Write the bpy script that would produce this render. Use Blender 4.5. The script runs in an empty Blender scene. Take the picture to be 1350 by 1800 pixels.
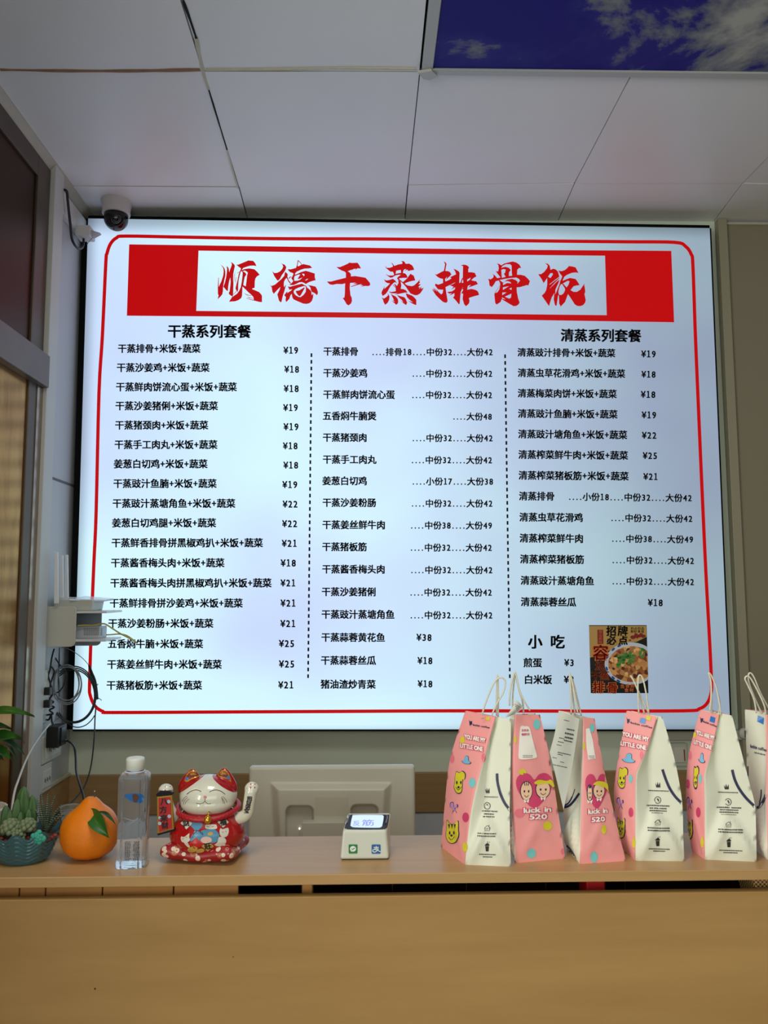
import bpy, bmesh, math, random
from mathutils import Vector, Matrix, noise
from mathutils.bvhtree import BVHTree
from mathutils.geometry import delaunay_2d_cdt
random.seed(7)
S = bpy.context.scene
COL = S.collection

# ------------------------------------------------------------------ camera
F, PITCH, YAW, ROLL = 1392.97, 0.1011, 0.0218, -0.003
CAM = Vector((0.0, 0.0, 1.6))
_cy, _sy, _cp, _sp = math.cos(YAW), math.sin(YAW), math.cos(PITCH), math.sin(PITCH)
FW = Vector((_sy * _cp, _cy * _cp, _sp))
_r0 = Vector((_cy, -_sy, 0)); _u0 = _r0.cross(FW)
RI = _r0 * math.cos(ROLL) + _u0 * math.sin(ROLL)
UP = -_r0 * math.sin(ROLL) + _u0 * math.cos(ROLL)
cd = bpy.data.cameras.new('camera'); co = bpy.data.objects.new('camera', cd); COL.objects.link(co)
cd.sensor_fit = 'VERTICAL'; cd.sensor_height = 36.0; cd.lens = F * 36.0 / 1800.0
cd.clip_start = 0.05
m = Matrix((RI, UP, -FW)).transposed().to_4x4(); m.translation = CAM
co.matrix_world = m
S.camera = co

# ------------------------------------------------------------------ light and exposure
S.view_settings.view_transform = 'Standard'; S.view_settings.look = 'None'
S.view_settings.gamma = 1.0; S.view_settings.use_curve_mapping = False
S.view_settings.exposure = 0.0
wd = bpy.data.worlds.new('world'); S.world = wd; wd.use_nodes = True
bg = wd.node_tree.nodes['Background']; bg.inputs[0].default_value = (0.80, 0.92, 1.0, 1); bg.inputs[1].default_value = 0.08
def area(name, loc, target, sx, sy, power, col):
    d = bpy.data.lights.new(name, 'AREA'); d.shape = 'RECTANGLE'; d.size = sx; d.size_y = sy
    d.energy = power; d.color = col
    o = bpy.data.objects.new(name, d); COL.objects.link(o); o.location = loc
    o.rotation_euler = (Vector(target) - Vector(loc)).to_track_quat('-Z', 'Y').to_euler()
    return o
area('entrance_daylight', (-2.3, -1.3, 1.75), (0.25, 1.55, 0.55), 1.8, 1.8, 92, (0.97, 1.0, 0.88))
area('shopfront_daylight', (0.6, -2.3, 1.8), (0.2, 3.0, 0.2), 2.6, 1.5, 28, (0.97, 1.0, 0.88))
area('ceiling_lamp', (-0.1, 0.85, 3.02), (-0.1, 0.85, 0.0), 0.6, 0.6, 13, (1.0, 0.97, 0.88))

# ------------------------------------------------------------------ measuring helpers (photo pixel -> point on a plane)
def ray(u, v): return (FW + RI * ((u - 675) / F) - UP * ((v - 900) / F))
def PY(u, v, Y): d = ray(u, v); return CAM + d * (Y / d.y)
def PZ(u, v, Z): d = ray(u, v); return CAM + d * ((Z - CAM.z) / d.z)
def PX(u, v, X): d = ray(u, v); return CAM + d * (X / d.x)
LZ = 1.10           # top of the counter ledge
CZ = 1.6 + 1.4434   # ceiling
WY = 2.95           # back wall
SY = 2.868          # face of the lit menu
XL = -1.072         # left wall

# ------------------------------------------------------------------ materials
def lin(c):
    c = c / 255.0
    return c / 12.92 if c <= 0.04045 else ((c + 0.055) / 1.055) ** 2.4
def rgb(r, g, b): return (lin(r), lin(g), lin(b), 1.0)
MATS = {}
def mat(name, col=(200, 200, 200), rough=0.5, metal=0.0, bump=0.0, bscale=200.0, var=0.0, vscale=8.0, **kw):
    if name in MATS: return MATS[name]
    m = bpy.data.materials.new(name); m.use_nodes = True
    nt = m.node_tree; b = nt.nodes['Principled BSDF']
    c = rgb(*col); b.inputs['Base Color'].default_value = c
    b.inputs['Roughness'].default_value = rough; b.inputs['Metallic'].default_value = metal
    for k, v in kw.items(): b.inputs[k.replace('_', ' ')].default_value = v
    tc = nt.nodes.new('ShaderNodeTexCoord')
    if var > 0:
        n = nt.nodes.new('ShaderNodeTexNoise'); n.inputs['Scale'].default_value = vscale; n.inputs['Detail'].default_value = 4
        nt.links.new(tc.outputs['Object'], n.inputs['Vector'])
        mx = nt.nodes.new('ShaderNodeMix'); mx.data_type = 'RGBA'
        mx.inputs[6].default_value = tuple(x * (1 - var) for x in c[:3]) + (1,)
        mx.inputs[7].default_value = tuple(min(1, x * (1 + var)) for x in c[:3]) + (1,)
        nt.links.new(n.outputs['Fac'], mx.inputs[0]); nt.links.new(mx.outputs[2], b.inputs['Base Color'])
    if bump > 0:
        n = nt.nodes.new('ShaderNodeTexNoise'); n.inputs['Scale'].default_value = bscale
        bp = nt.nodes.new('ShaderNodeBump'); bp.inputs['Strength'].default_value = bump; bp.inputs['Distance'].default_value = 0.002
        nt.links.new(tc.outputs['Object'], n.inputs['Vector']); nt.links.new(n.outputs['Fac'], bp.inputs['Height'])
        nt.links.new(bp.outputs['Normal'], b.inputs['Normal'])
    MATS[name] = m; return m
def N(m, t): return m.node_tree.nodes.new(t)
def LK(m, a, b): m.node_tree.links.new(a, b)
def math_node(m, op, a, b=None):
    n = N(m, 'ShaderNodeMath'); n.operation = op
    for i, x in enumerate((a, b)):
        if x is None: continue
        if isinstance(x, (int, float)): n.inputs[i].default_value = x
        else: LK(m, x, n.inputs[i])
    return n.outputs[0]
def ramp(m, fac, stops, interp='LINEAR'):
    r = N(m, 'ShaderNodeValToRGB'); r.color_ramp.interpolation = interp
    e = r.color_ramp.elements
    while len(e) < len(stops): e.new(0.5)
    for q, (p, c) in zip(e, stops): q.position = p; q.color = rgb(*c)
    LK(m, fac, r.inputs[0]); return r.outputs[0]
def bsdf(m): return m.node_tree.nodes['Principled BSDF']
def coords(m, scale=(1, 1, 1), kind='Object'):
    t = N(m, 'ShaderNodeTexCoord'); mp = N(m, 'ShaderNodeMapping'); mp.inputs['Scale'].default_value = scale
    LK(m, t.outputs[kind], mp.inputs[0]); return mp.outputs[0]
def noise_fac(m, vec, scale, detail=3, rough=0.5, dist=0.0):
    n = N(m, 'ShaderNodeTexNoise'); n.inputs['Scale'].default_value = scale; n.inputs['Detail'].default_value = detail
    n.inputs['Roughness'].default_value = rough; n.inputs['Distortion'].default_value = dist
    LK(m, vec, n.inputs['Vector']); return n.outputs['Fac']
def wood(name, a, b, rough, scale=(1.2, 14, 26)):
    m = mat(name, a, rough)
    f = noise_fac(m, coords(m, scale), 1.6, 6, 0.62, 0.3)
    LK(m, ramp(m, f, [(0.30, a), (0.70, b)]), bsdf(m).inputs['Base Color'])
    f2 = noise_fac(m, coords(m, (scale[0] * 3, scale[1] * 12, scale[2] * 12)), 3, 2)
    bp = N(m, 'ShaderNodeBump'); bp.inputs['Strength'].default_value = 0.08; bp.inputs['Distance'].default_value = 0.001
    LK(m, f2, bp.inputs['Height']); LK(m, bp.outputs[0], bsdf(m).inputs['Normal'])
    return m
def emit(name, col, strength):
    m = mat(name, col, 0.4)
    b = bsdf(m); b.inputs['Emission Color'].default_value = rgb(*col); b.inputs['Emission Strength'].default_value = strength
    b.inputs['Base Color'].default_value = tuple(x * 0.5 for x in rgb(*col)[:3]) + (1,)
    return m

# ------------------------------------------------------------------ mesh helpers
class MB:
    def __init__(s): s.bm = bmesh.new(); s.mi = 0
    def _tag(s, n0):
        s.bm.faces.ensure_lookup_table()
        for f in s.bm.faces[n0:]: f.material_index = s.mi
    def face(s, pts):
        n0 = len(s.bm.faces)
        f = s.bm.faces.new([s.bm.verts.new(p) for p in pts]); f.material_index = s.mi; return s
    def hexa(s, p, bevel=0.0, seg=2):
        """8 corners: 0-3 lower loop, 4-7 upper loop"""
        n0 = len(s.bm.faces)
        v = [s.bm.verts.new(q) for q in p]
        fs = [s.bm.faces.new([v[i] for i in q]) for q in ((3, 2, 1, 0), (4, 5, 6, 7), (0, 1, 5, 4), (1, 2, 6, 5), (2, 3, 7, 6), (3, 0, 4, 7))]
        for f in fs: f.material_index = s.mi
        bmesh.ops.recalc_face_normals(s.bm, faces=fs)
        if bevel > 0:
            es = list({e for f in fs for e in f.edges})
            bmesh.ops.bevel(s.bm, geom=es, offset=bevel, segments=seg, profile=0.5, affect='EDGES', clamp_overlap=True, material=-1)
        return s
    def box(s, x0, x1, y0, y1, z0, z1, bevel=0.0, seg=2):
        return s.hexa([(x0, y0, z0), (x1, y0, z0), (x1, y1, z0), (x0, y1, z0), (x0, y0, z1), (x1, y0, z1), (x1, y1, z1), (x0, y1, z1)], bevel, seg)
    def tube(s, pts, r, n=8, closed=False, cap=True):
        pts = [Vector(p) for p in pts]; k = len(pts)
        rs = r if isinstance(r, (list, tuple)) else [r] * k
        t0 = (pts[1] - pts[0]).normalized()
        ref = Vector((0, 0, 1)) if abs(t0.z) < 0.9 else Vector((1, 0, 0))
        nrm = (ref - t0 * ref.dot(t0)).normalized(); rings = []
        for i in range(k):
            if closed: t = (pts[(i + 1) % k] - pts[i - 1]).normalized()
            else: t = (pts[min(i + 1, k - 1)] - pts[max(i - 1, 0)]).normalized()
            nrm = (nrm - t * nrm.dot(t))
            nrm = nrm.normalized() if nrm.length > 1e-9 else t.orthogonal().normalized()
            b = t.cross(nrm)
            rings.append([s.bm.verts.new(pts[i] + (nrm * math.cos(2 * math.pi * j / n) + b * math.sin(2 * math.pi * j / n)) * rs[i]) for j in range(n)])
        for i in range(k if closed else k - 1):
            A, B = rings[i], rings[(i + 1) % k]
            for j in range(n):
                f = s.bm.faces.new((A[j], A[(j + 1) % n], B[(j + 1) % n], B[j])); f.material_index = s.mi; f.smooth = True
        if cap and not closed:
            for R_ in (rings[0][::-1], rings[-1]):
                f = s.bm.faces.new(R_); f.material_index = s.mi
        return s
    def lathe(s, prof, c=(0, 0, 0), n=32, sec=None, cap=True):
        """prof: list of (radius, z); sec(angle)-> (x,y) multiplier"""
        c = Vector(c); rings = []
        for (r, z) in prof:
            ring = []
            for j in range(n):
                a = 2 * math.pi * j / n
                x, y = (math.cos(a), math.sin(a)) if sec is None else sec(a)
                ring.append(s.bm.verts.new(c + Vector((r * x, r * y, z))))
            rings.append(ring)
        for A, B in zip(rings, rings[1:]):
            for j in range(n):
                f = s.bm.faces.new((A[j], A[(j + 1) % n], B[(j + 1) % n], B[j])); f.material_index = s.mi; f.smooth = True
        if cap:
            f = s.bm.faces.new(rings[0][::-1]); f.material_index = s.mi
            f = s.bm.faces.new(rings[-1]); f.material_index = s.mi
        return s
    def ball(s, c, r, nu=20, nv=12, sc=(1, 1, 1)):
        c = Vector(c); rings = []
        top = s.bm.verts.new(c + Vector((0, 0, r * sc[2]))); bot = s.bm.verts.new(c - Vector((0, 0, r * sc[2])))
        for i in range(1, nv):
            t = math.pi * i / nv
            rings.append([s.bm.verts.new(c + Vector((r * sc[0] * math.sin(t) * math.cos(2 * math.pi * j / nu), r * sc[1] * math.sin(t) * math.sin(2 * math.pi * j / nu), r * sc[2] * math.cos(t)))) for j in range(nu)])
        fs = []
        for j in range(nu):
            fs.append(s.bm.faces.new((top, rings[0][j], rings[0][(j + 1) % nu])))
            fs.append(s.bm.faces.new((bot, rings[-1][(j + 1) % nu], rings[-1][j])))
        for A, B in zip(rings, rings[1:]):
            for j in range(nu): fs.append(s.bm.faces.new((A[j], B[j], B[(j + 1) % nu], A[(j + 1) % nu])))
        for f in fs: f.smooth = True; f.material_index = s.mi
        return s
    def grid(s, fn, nu, nv, smooth=False):
        vs = [[s.bm.verts.new(fn(i / nu, j / nv)) for i in range(nu + 1)] for j in range(nv + 1)]
        for j in range(nv):
            for i in range(nu):
                f = s.bm.faces.new((vs[j][i], vs[j][i + 1], vs[j + 1][i + 1], vs[j + 1][i])); f.material_index = s.mi; f.smooth = smooth
        return vs
    def prism(s, poly, n, bevel=0.0):
        """extrude a planar polygon of points along vector n"""
        n = Vector(n); k = len(poly)
        a = [s.bm.verts.new(Vector(p)) for p in poly]; b = [s.bm.verts.new(Vector(p) + n) for p in poly]
        fs = [s.bm.faces.new(a), s.bm.faces.new(b[::-1])]
        for i in range(k): fs.append(s.bm.faces.new((a[i], b[i], b[(i + 1) % k], a[(i + 1) % k])))
        for f in fs: f.material_index = s.mi
        bmesh.ops.recalc_face_normals(s.bm, faces=fs)
        if bevel > 0:
            es = [e for f in fs[:2] for e in f.edges]
            bmesh.ops.bevel(s.bm, geom=es, offset=bevel, segments=2, profile=0.5, affect='EDGES', clamp_overlap=True)
        return s
    def mesh(s, name):
        me = bpy.data.meshes.new(name); s.bm.to_mesh(me); s.bm.free(); return me

def put(name, me, mats, parent=None, smooth=None, **props):
    if isinstance(me, MB): me = me.mesh(name)
    o = bpy.data.objects.new(name, me); COL.objects.link(o)
    for mm in (mats if isinstance(mats, (list, tuple)) else [mats]): me.materials.append(mm)
    if smooth is not None:
        for p in me.polygons: p.use_smooth = smooth
    if parent is not None:
        o.parent = parent; o.matrix_parent_inverse = parent.matrix_basis.inverted()
    for k, v in props.items(): o[k] = v
    return o
def thing(name, label, cat, loc=(0, 0, 0), group=None):
    o = bpy.data.objects.new(name, None); COL.objects.link(o); o.location = loc; o.empty_display_size = 0.05
    o['label'] = label; o['category'] = cat
    if group: o['group'] = group
    return o
def struct(name, mb, mats, **kw): return put(name, mb, mats, kind='structure', **kw)
def recentre(o):
    """move a single-mesh thing's origin to the middle of its base"""
    xs = [v.co for v in o.data.vertices]
    c = Vector(((min(p.x for p in xs) + max(p.x for p in xs)) / 2, (min(p.y for p in xs) + max(p.y for p in xs)) / 2, min(p.z for p in xs)))
    for v in o.data.vertices: v.co -= c
    o.location = c; return o
def evalmesh(me, mods):
    o = bpy.data.objects.new('tmp', me); COL.objects.link(o)
    for t, kw in mods:
        q = o.modifiers.new(t, t)
        for k, v in kw.items(): setattr(q, k, v)
    dg = bpy.context.evaluated_depsgraph_get(); r = bpy.data.meshes.new_from_object(o.evaluated_get(dg))
    bpy.data.objects.remove(o); return r
def fuse(mb, voxel, it=4):
    me = mb.mesh('fuse')
    r = evalmesh(me, [('REMESH', dict(mode='VOXEL', voxel_size=voxel)), ('SMOOTH', dict(factor=0.5, iterations=it))])
    for p in r.polygons: p.use_smooth = True
    return r
def smooth_path(pts, n=6, closed=False):
    pts = [Vector(p) for p in pts]; out = []; k = len(pts)
    for i in range(k if closed else k - 1):
        if closed: a, b, c, d = pts[i - 1], pts[i], pts[(i + 1) % k], pts[(i + 2) % k]
        else: a, b, c, d = pts[max(i - 1, 0)], pts[i], pts[i + 1], pts[min(i + 2, k - 1)]
        for j in range(n):
            t = j / n
            out.append(0.5 * ((2 * b) + (c - a) * t + (2 * a - 5 * b + 4 * c - d) * t * t + (3 * b - a - 3 * c + d) * t ** 3))
    if not closed: out.append(pts[-1])
    return out
def sm2(p, n=4, closed=True): return [(q.x, q.y) for q in smooth_path([(a, b, 0) for a, b in p], n, closed)]

# ------------------------------------------------------------------ lettering
_G = {}
def adv(ch):
    if ord(ch) > 0x2e80: return 1.0
    return {'.': 0.42, '+': 0.58, '\u00a5': 0.56, ' ': 0.3, '1': 0.555}.get(ch, 0.555)
def glyph(ch, off):
    """triangles of one character, x in em from its left edge, y in em from the baseline"""
    key = (ch, off)
    if key in _G: return _G[key]
    if ch == '1':
        vs = [(.10, 0), (.47, 0), (.47, .07), (.10, .07), (.245, .07), (.335, .07), (.335, .73), (.26, .73), (.245, .61), (.13, .61), (.13, .668)]
        _G[key] = (vs, [(0, 1, 2, 3), (4, 5, 6, 7, 8), (8, 7, 10, 9)]); return _G[key]
    c = bpy.data.curves.new('g', 'FONT'); c.body = ch; c.size = 1.0; c.fill_mode = 'FRONT'; c.resolution_u = 2; c.offset = off
    o = bpy.data.objects.new('g', c); COL.objects.link(o)
    dg = bpy.context.evaluated_depsgraph_get(); me = bpy.data.meshes.new_from_object(o.evaluated_get(dg))
    vs = [(v.co.x, v.co.y) for v in me.vertices]; fs = [tuple(p.vertices) for p in me.polygons]
    bpy.data.objects.remove(o); bpy.data.curves.remove(c); bpy.data.meshes.remove(me)
    _G[key] = (vs, fs); return _G[key]
# measure: Blender draws 1 em of CJK as this many units
_v, _ = glyph('\u53e3', 0.0)
_va, _ = glyph('\u4e2d', 0.0)
CJK_W = (max(p[0] for p in _va) + min(p[0] for p in _va))      # full advance = centred glyph
CJK_M = (max(p[1] for p in _va) + min(p[1] for p in _va)) / 2
def layout(s, off=0.0, latin=False):
    """triangle soup of a string: x 0..1 across the string, y in em (0 = CJK middle)"""
    V, Fc, x = [], [], 0.0
    if latin:
        for ch in s:
            if ch == ' ': x += 0.30; continue
            vs, fs = glyph(ch, off); a = min(p[0] for p in vs); b = max(p[0] for p in vs)
            k = len(V); V += [(x + p[0] - a, p[1] - 0.36) for p in vs]; Fc += [tuple(i + k for i in f) for f in fs]
            x += (b - a) + 0.07
        return [(p[0] / (x - 0.07), p[1]) for p in V], Fc, x
    for ch in s:
        w = adv(ch)
        if ch != ' ':
            vs, fs = glyph(ch, off)
            k = len(V)
            if ord(ch) > 0x2e80: V += [(x + p[0] / CJK_W, (p[1] - CJK_M) / CJK_W) for p in vs]
            else:
                a = min(p[0] for p in vs); b = max(p[0] for p in vs); sc = 0.88; mid = (a + b) / 2
                V += [(x + w / 2 + (p[0] - mid) * sc, (p[1] - 0.365) * 1.0) for p in vs]
            Fc += [tuple(i + k for i in f) for f in fs]
        x += w
    return [(p[0] / x, p[1]) for p in V], Fc, x
def text_on(mb, s, p0, p1, onto, off=0.012, vs=1.0, latin=False, em=None, shear=None):
    """draw s between pixel points p0 and p1 (centre line) through the mapping onto(u, v)"""
    V, Fc, n = layout(s, 0.0, latin)
    dx, dy = p1[0] - p0[0], p1[1] - p0[1]; L = math.hypot(dx, dy); h = (em or L / n) * vs
    nx, ny = (dy / L, -dx / L) if shear is None else shear
    w = off * (em or L / n); ww = w / L
    # a heavier weight: the same outline laid down again with small shifts
    for sx, sy in (((-1, -.7), (1, .7), (-1, .7), (1, -.7)) if off > 0 else ((0, 0),)):
        bvs = [mb.bm.verts.new(onto(p0[0] + dx * (a + sx * ww) + nx * (h * b + sy * w), p0[1] + dy * (a + sx * ww) + ny * (h * b + sy * w))) for a, b in V]
        for f in Fc:
            try:
                q = mb.bm.faces.new([bvs[i] for i in f]); q.material_index = mb.mi
            except ValueError: pass
def poly_on(mb, loops, onto, step=None):
    """fill outline(s) given in pixels (first outer, rest holes) and lay them on a surface"""
    V, E = [], []
    def inside(p, L):
        c = False
        for i in range(len(L)):
            (x1, y1), (x2, y2) = L[i - 1], L[i]
            if (y1 > p[1]) != (y2 > p[1]) and p[0] < (x2 - x1) * (p[1] - y1) / (y2 - y1) + x1: c = not c
        return c
    for L in loops:
        k = len(V); V += [Vector(p) for p in L]; E += [(k + i, k + (i + 1) % len(L)) for i in range(len(L))]
    if step:
        xs = [p[0] for p in loops[0]]; ys = [p[1] for p in loops[0]]
        x = min(xs) + step * 0.5
        while x < max(xs):
            y = min(ys) + step * 0.5
            while y < max(ys):
                if inside((x, y), loops[0]): V.append(Vector((x, y)))
                y += step
            x += step
    ov, _, of, *_ = delaunay_2d_cdt(V, E, [], 0, 1e-5)
    bv = {}
    for f in of:
        cx = sum(ov[i].x for i in f) / len(f); cy = sum(ov[i].y for i in f) / len(f)
        if inside((cx, cy), loops[0]) and not any(inside((cx, cy), h) for h in loops[1:]):
            for i in f:
                if i not in bv: bv[i] = mb.bm.verts.new(onto(ov[i].x, ov[i].y))
            try: q = mb.bm.faces.new([bv[i] for i in f]); q.material_index = mb.mi
            except ValueError: pass
def line_on(mb, pts, w, onto, closed=False):
    n = len(pts); w_ = w if isinstance(w, (list, tuple)) else [w] * n; A, B = [], []
    for i in range(n):
        a = pts[i - 1] if (i or closed) else pts[0]; b = pts[(i + 1) % n] if (i < n - 1 or closed) else pts[-1]
        dx, dy = b[0] - a[0], b[1] - a[1]; L = math.hypot(dx, dy) or 1; ox, oy = -dy / L * w_[i] / 2, dx / L * w_[i] / 2
        A.append(mb.bm.verts.new(onto(pts[i][0] + ox, pts[i][1] + oy))); B.append(mb.bm.verts.new(onto(pts[i][0] - ox, pts[i][1] - oy)))
    for i in range(n if closed else n - 1):
        j = (i + 1) % n
        q = mb.bm.faces.new((A[i], A[j], B[j], B[i])); q.material_index = mb.mi
def circ(u, v, a, b=None, n=20, rot=0):
    b = b or a; c, s_ = math.cos(rot), math.sin(rot)
    return [(u + a * math.cos(t) * c - b * math.sin(t) * s_, v + a * math.cos(t) * s_ + b * math.sin(t) * c) for t in [2 * math.pi * i / n for i in range(n)]]
def surface(objs):
    """mapping pixel -> point on the built surface, lifted off a little along its normal"""
    V, Fs = [], []
    for o in objs:
        k = len(V); mw = o.matrix_world if o.parent is None else o.parent.matrix_basis @ o.matrix_parent_inverse @ o.matrix_basis
        V += [mw @ v.co for v in o.data.vertices]; Fs += [tuple(i + k for i in p.vertices) for p in o.data.polygons]
    t = BVHTree.FromPolygons(V, Fs)
    def make(lift):
        def onto(u, v):
            d = ray(u, v).normalized(); h, nr, i, ds = t.ray_cast(CAM, d)
            if h is None: h, nr, i, ds = t.find_nearest(PY(u, v, V[0].y))
            if nr.dot(d) > 0: nr = -nr
            return h + nr * lift
        return onto
    return make
# ================================================================== the room
white_tile = mat('ceiling_tile_paint', (236, 236, 240), 0.38, var=0.04, vscale=3.0)
dark_gap = mat('dark_gap', (18, 17, 16), 0.9)
caulk_m = mat('old_caulk', (205, 200, 180), 0.7, var=0.15, vscale=40)
rust_m = mat('rusty_seam', (150, 112, 78), 0.7, var=0.3, vscale=30)
wall_m = mat('wall_panel_grey', (220, 230, 212), 0.5, var=0.03, vscale=2)
wall_r_m = mat('wall_panel_olive', (140, 132, 112), 0.55, var=0.04, vscale=2)
wall_l_m = mat('wall_panel_side', (190, 194, 200), 0.42, var=0.03, vscale=3)
batten_m = mat('batten_paint', (196, 196, 184), 0.5)
floor_m = mat('floor_tile', (150, 140, 126), 0.3, var=0.08, vscale=3)
band_m = wood('wood_band', (176, 142, 98), (158, 126, 84), 0.45)
# ceiling: tiles with open seams
nodes = {}
XS = [-0.4532 + 0.6 * k for k in range(-1, 7)]
YS = [2.6767 + 0.6 * j for j in range(-9, 2)]
known = {(1, 8): (357, 124), (2, 8): (738, 126), (3, 8): (1110, 131), (1, 9): (420, 328), (2, 9): (717, 325), (3, 9): (1010, 321.5), (4, 9): (1306, 321)}
for i, x in enumerate(XS):
    for j, y in enumerate(YS):
        p = Vector((x, y, CZ))
        kk = known.get((i, j))
        if kk: p = PZ(kk[0], kk[1], CZ)
        if i == 0: p.x = -1.15; 
        if j == 10: p.y = WY + 0.05
        nodes[i, j] = p
nodes[0, 9] = Vector((-1.15, PZ(300, 328, CZ).y, CZ)); nodes[0, 8] = Vector((-1.15, PZ(10, 122, CZ).y, CZ))
for k in range(1, 5):   # follow the real seams down to the back wall
    a, b = nodes[k, 8], nodes[k, 9]
    u = {1: (435, 384), 2: (711.5, 387), 3: (980, 390), 4: (1252, 393)}[k]
    q = PZ(u[0], u[1], CZ); d = (q - b) / max(q.y - b.y, 1e-3)
    nodes[k, 10] = b + d * (WY + 0.05 - b.y)
mb = MB()
PANEL = {(2, 7), (3, 7)}                        # where the printed sky panel sits
for i in range(len(XS) - 1):
    for j in range(len(YS) - 1):
        if (i, j) in PANEL: continue
        q = [nodes[i, j], nodes[i + 1, j], nodes[i + 1, j + 1], nodes[i, j + 1]]
        c = sum(q, Vector()) / 4
        g = 0.0016
        q = [p + (c - p).normalized() * g * 1.4 for p in q]
        dz = -0.0022 if (i + j) % 2 else 0.0
        mb.hexa([(p.x, p.y, CZ + dz) for p in q] + [(p.x, p.y, CZ + 0.012) for p in q])
struct('ceiling', mb, white_tile)
mb = MB(); mb.box(-1.2, 3.6, -2.8, 3.1, CZ + 0.03, CZ + 0.06)
struct('ceiling_void', mb, dark_gap)
# seam repairs on the ceiling
def ceil_strip(name, px, w, material, dz=0.0035):
    mb = MB(); pts = smooth_path([PZ(u, v, CZ) for u, v in px], 4)
    lo, hi = [], []
    for k, p in enumerate(pts):
        t = (pts[min(k + 1, len(pts) - 1)] - pts[max(k - 1, 0)]).normalized(); n = Vector((-t.y, t.x, 0))
        ww = w * (0.75 + 0.5 * noise.noise(p * 30))
        lo.append(p - n * ww / 2); hi.append(p + n * ww / 2)
    for k in range(len(pts) - 1):
        mb.hexa([Vector((q.x, q.y, CZ - dz)) for q in (lo[k], lo[k + 1], hi[k + 1], hi[k])] + [Vector((q.x, q.y, CZ + 0.004)) for q in (lo[k], lo[k + 1], hi[k + 1], hi[k])])
    return struct(name, mb, material)
ceil_strip('trim_1', [(0, 121), (120, 123), (240, 123), (352, 121)], 0.014, rust_m)
ceil_strip('trim_2', [(345, 66), (351, 98), (358, 128), (367, 156)], 0.012, caulk_m)
ceil_strip('trim_3', [(399, 262), (408, 295), (418, 330)], 0.008, caulk_m)
ceil_strip('trim_4', [(322, 0), (335, 36), (345, 66)], 0.007, dark_gap)
ceil_strip('trim_5', [(367, 156), (384, 212), (399, 262)], 0.0065, dark_gap)
ceil_strip('trim_6', [(362, 122), (480, 121), (600, 119), (732, 120)], 0.006, caulk_m)

by = PX(84, 300, XL).y
# walls and floor
mb = MB(); mb.box(-1.3, 3.4, WY, WY + 0.1, 0, CZ + 0.02); struct('wall_back', mb, wall_m)
mb = MB(); mb.box(XL - 0.12, XL, 0.35, WY, 0, CZ + 0.02); struct('wall_left', mb, wall_l_m)
mb = MB(); mb.box(3.3, 3.4, -2.6, WY, 0, CZ + 0.02); struct('wall_right', mb, wall_r_m)
mb = MB(); mb.box(-1.3, 3.4, -2.8, WY + 0.1, -0.1, 0); struct('floor', mb, floor_m)
# panel and batten to the right of the menu
bx = PY(1262, 395, WY - 0.03).x
mb = MB(); mb.box(bx, bx + 0.034, WY - 0.035, WY, 0.3, CZ - 0.004, 0.002); struct('trim_7', mb, mat('batten_olive', (156, 150, 128), 0.5))
mb = MB(); mb.box(bx + 0.032, 3.3, WY - 0.012, WY, 0.3, CZ - 0.012); struct('trim_8', mb, wall_r_m)
mb = MB(); mb.box(bx + 0.03, 3.3, WY - 0.02, WY, CZ - 0.02, CZ - 0.012); struct('trim_9', mb, mat('pale_edge', (190, 184, 168), 0.5))
# wood band and tiled dado below
zt, zb = PY(800, 1356, WY).z, PY(800, 1425, WY).z
mb = MB(); mb.box(XL, 3.3, WY - 0.02, WY - 0.001, zb, zt, 0.002); struct('trim_10', mb, band_m)
mb = MB(); mb.box(XL, XL + 0.012, by + 0.076, WY - 0.02, zb, zt, 0.002); struct('trim_11', mb, band_m)
mb = MB(); mb.box(XL, XL + 0.016, by + 0.076, WY - 0.02, zt, zt + 0.012, 0.002); struct('trim_12', mb, mat('pale_lip', (190, 184, 160), 0.5))
tile_m = mat('dado_tile', (176, 182, 190), 0.25)
f = noise_fac(tile_m, coords(tile_m, (1, 1, 1)), 2.2, 6, 0.6, 2.5)
LK(tile_m, ramp(tile_m, f, [(0.44, (212, 216, 222)), (0.5, (204, 209, 217)), (0.56, (216, 220, 226))]), bsdf(tile_m).inputs['Base Color'])
mb = MB(); mb.box(XL, 3.3, WY - 0.012, WY - 0.001, 0.0, zb - 0.002); struct('trim_13', mb, tile_m)
mb = MB(); mb.box(XL, XL + 0.01, by + 0.076, WY - 0.012, 0.0, zb - 0.002); struct('trim_14', mb, tile_m)

# cove along the left wall under the ceiling
def cove(u0, v0, u1, v1):
    a, b = PX(u0, v0, XL + 0.004), PX(u1, v1, XL + 0.004)
    return a, b
mb = MB(); mb.prism([(XL, 1.0, CZ), (XL + 0.028, 1.0, CZ), (XL + 0.028, 1.0, CZ - 0.006), (XL + 0.006, 1.0, CZ - 0.03), (XL, 1.0, CZ - 0.03)], (0, WY - 1.0, 0))
struct('trim_15', mb, mat('cove_paint', (176, 172, 160), 0.55, var=0.12, vscale=20))

# vertical batten on the left wall
BATX = XL + 0.027
mb = MB(); mb.box(XL, BATX, by, by + 0.075, 0.3, CZ - 0.006, 0.002); struct('trim_16', mb, mat('batten_white', (196, 197, 194), 0.45))
# thin conduit strip beside it, and horizontal joint in the wall panel
cy0 = by + 0.078
mb = MB(); mb.box(XL, XL + 0.010, cy0, cy0 + 0.022, PX(100, 1040, XL).z, PX(100, 560, XL).z, 0.002); struct('trim_17', mb, mat('conduit', (190, 192, 196), 0.4))
pj = PX(110, 847, XL)
mb = MB(); mb.box(XL, XL + 0.002, cy0, WY - 0.03, pj.z - 0.004, pj.z + 0.004); struct('trim_18', mb, mat('joint_dark', (96, 96, 100), 0.6))
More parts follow.
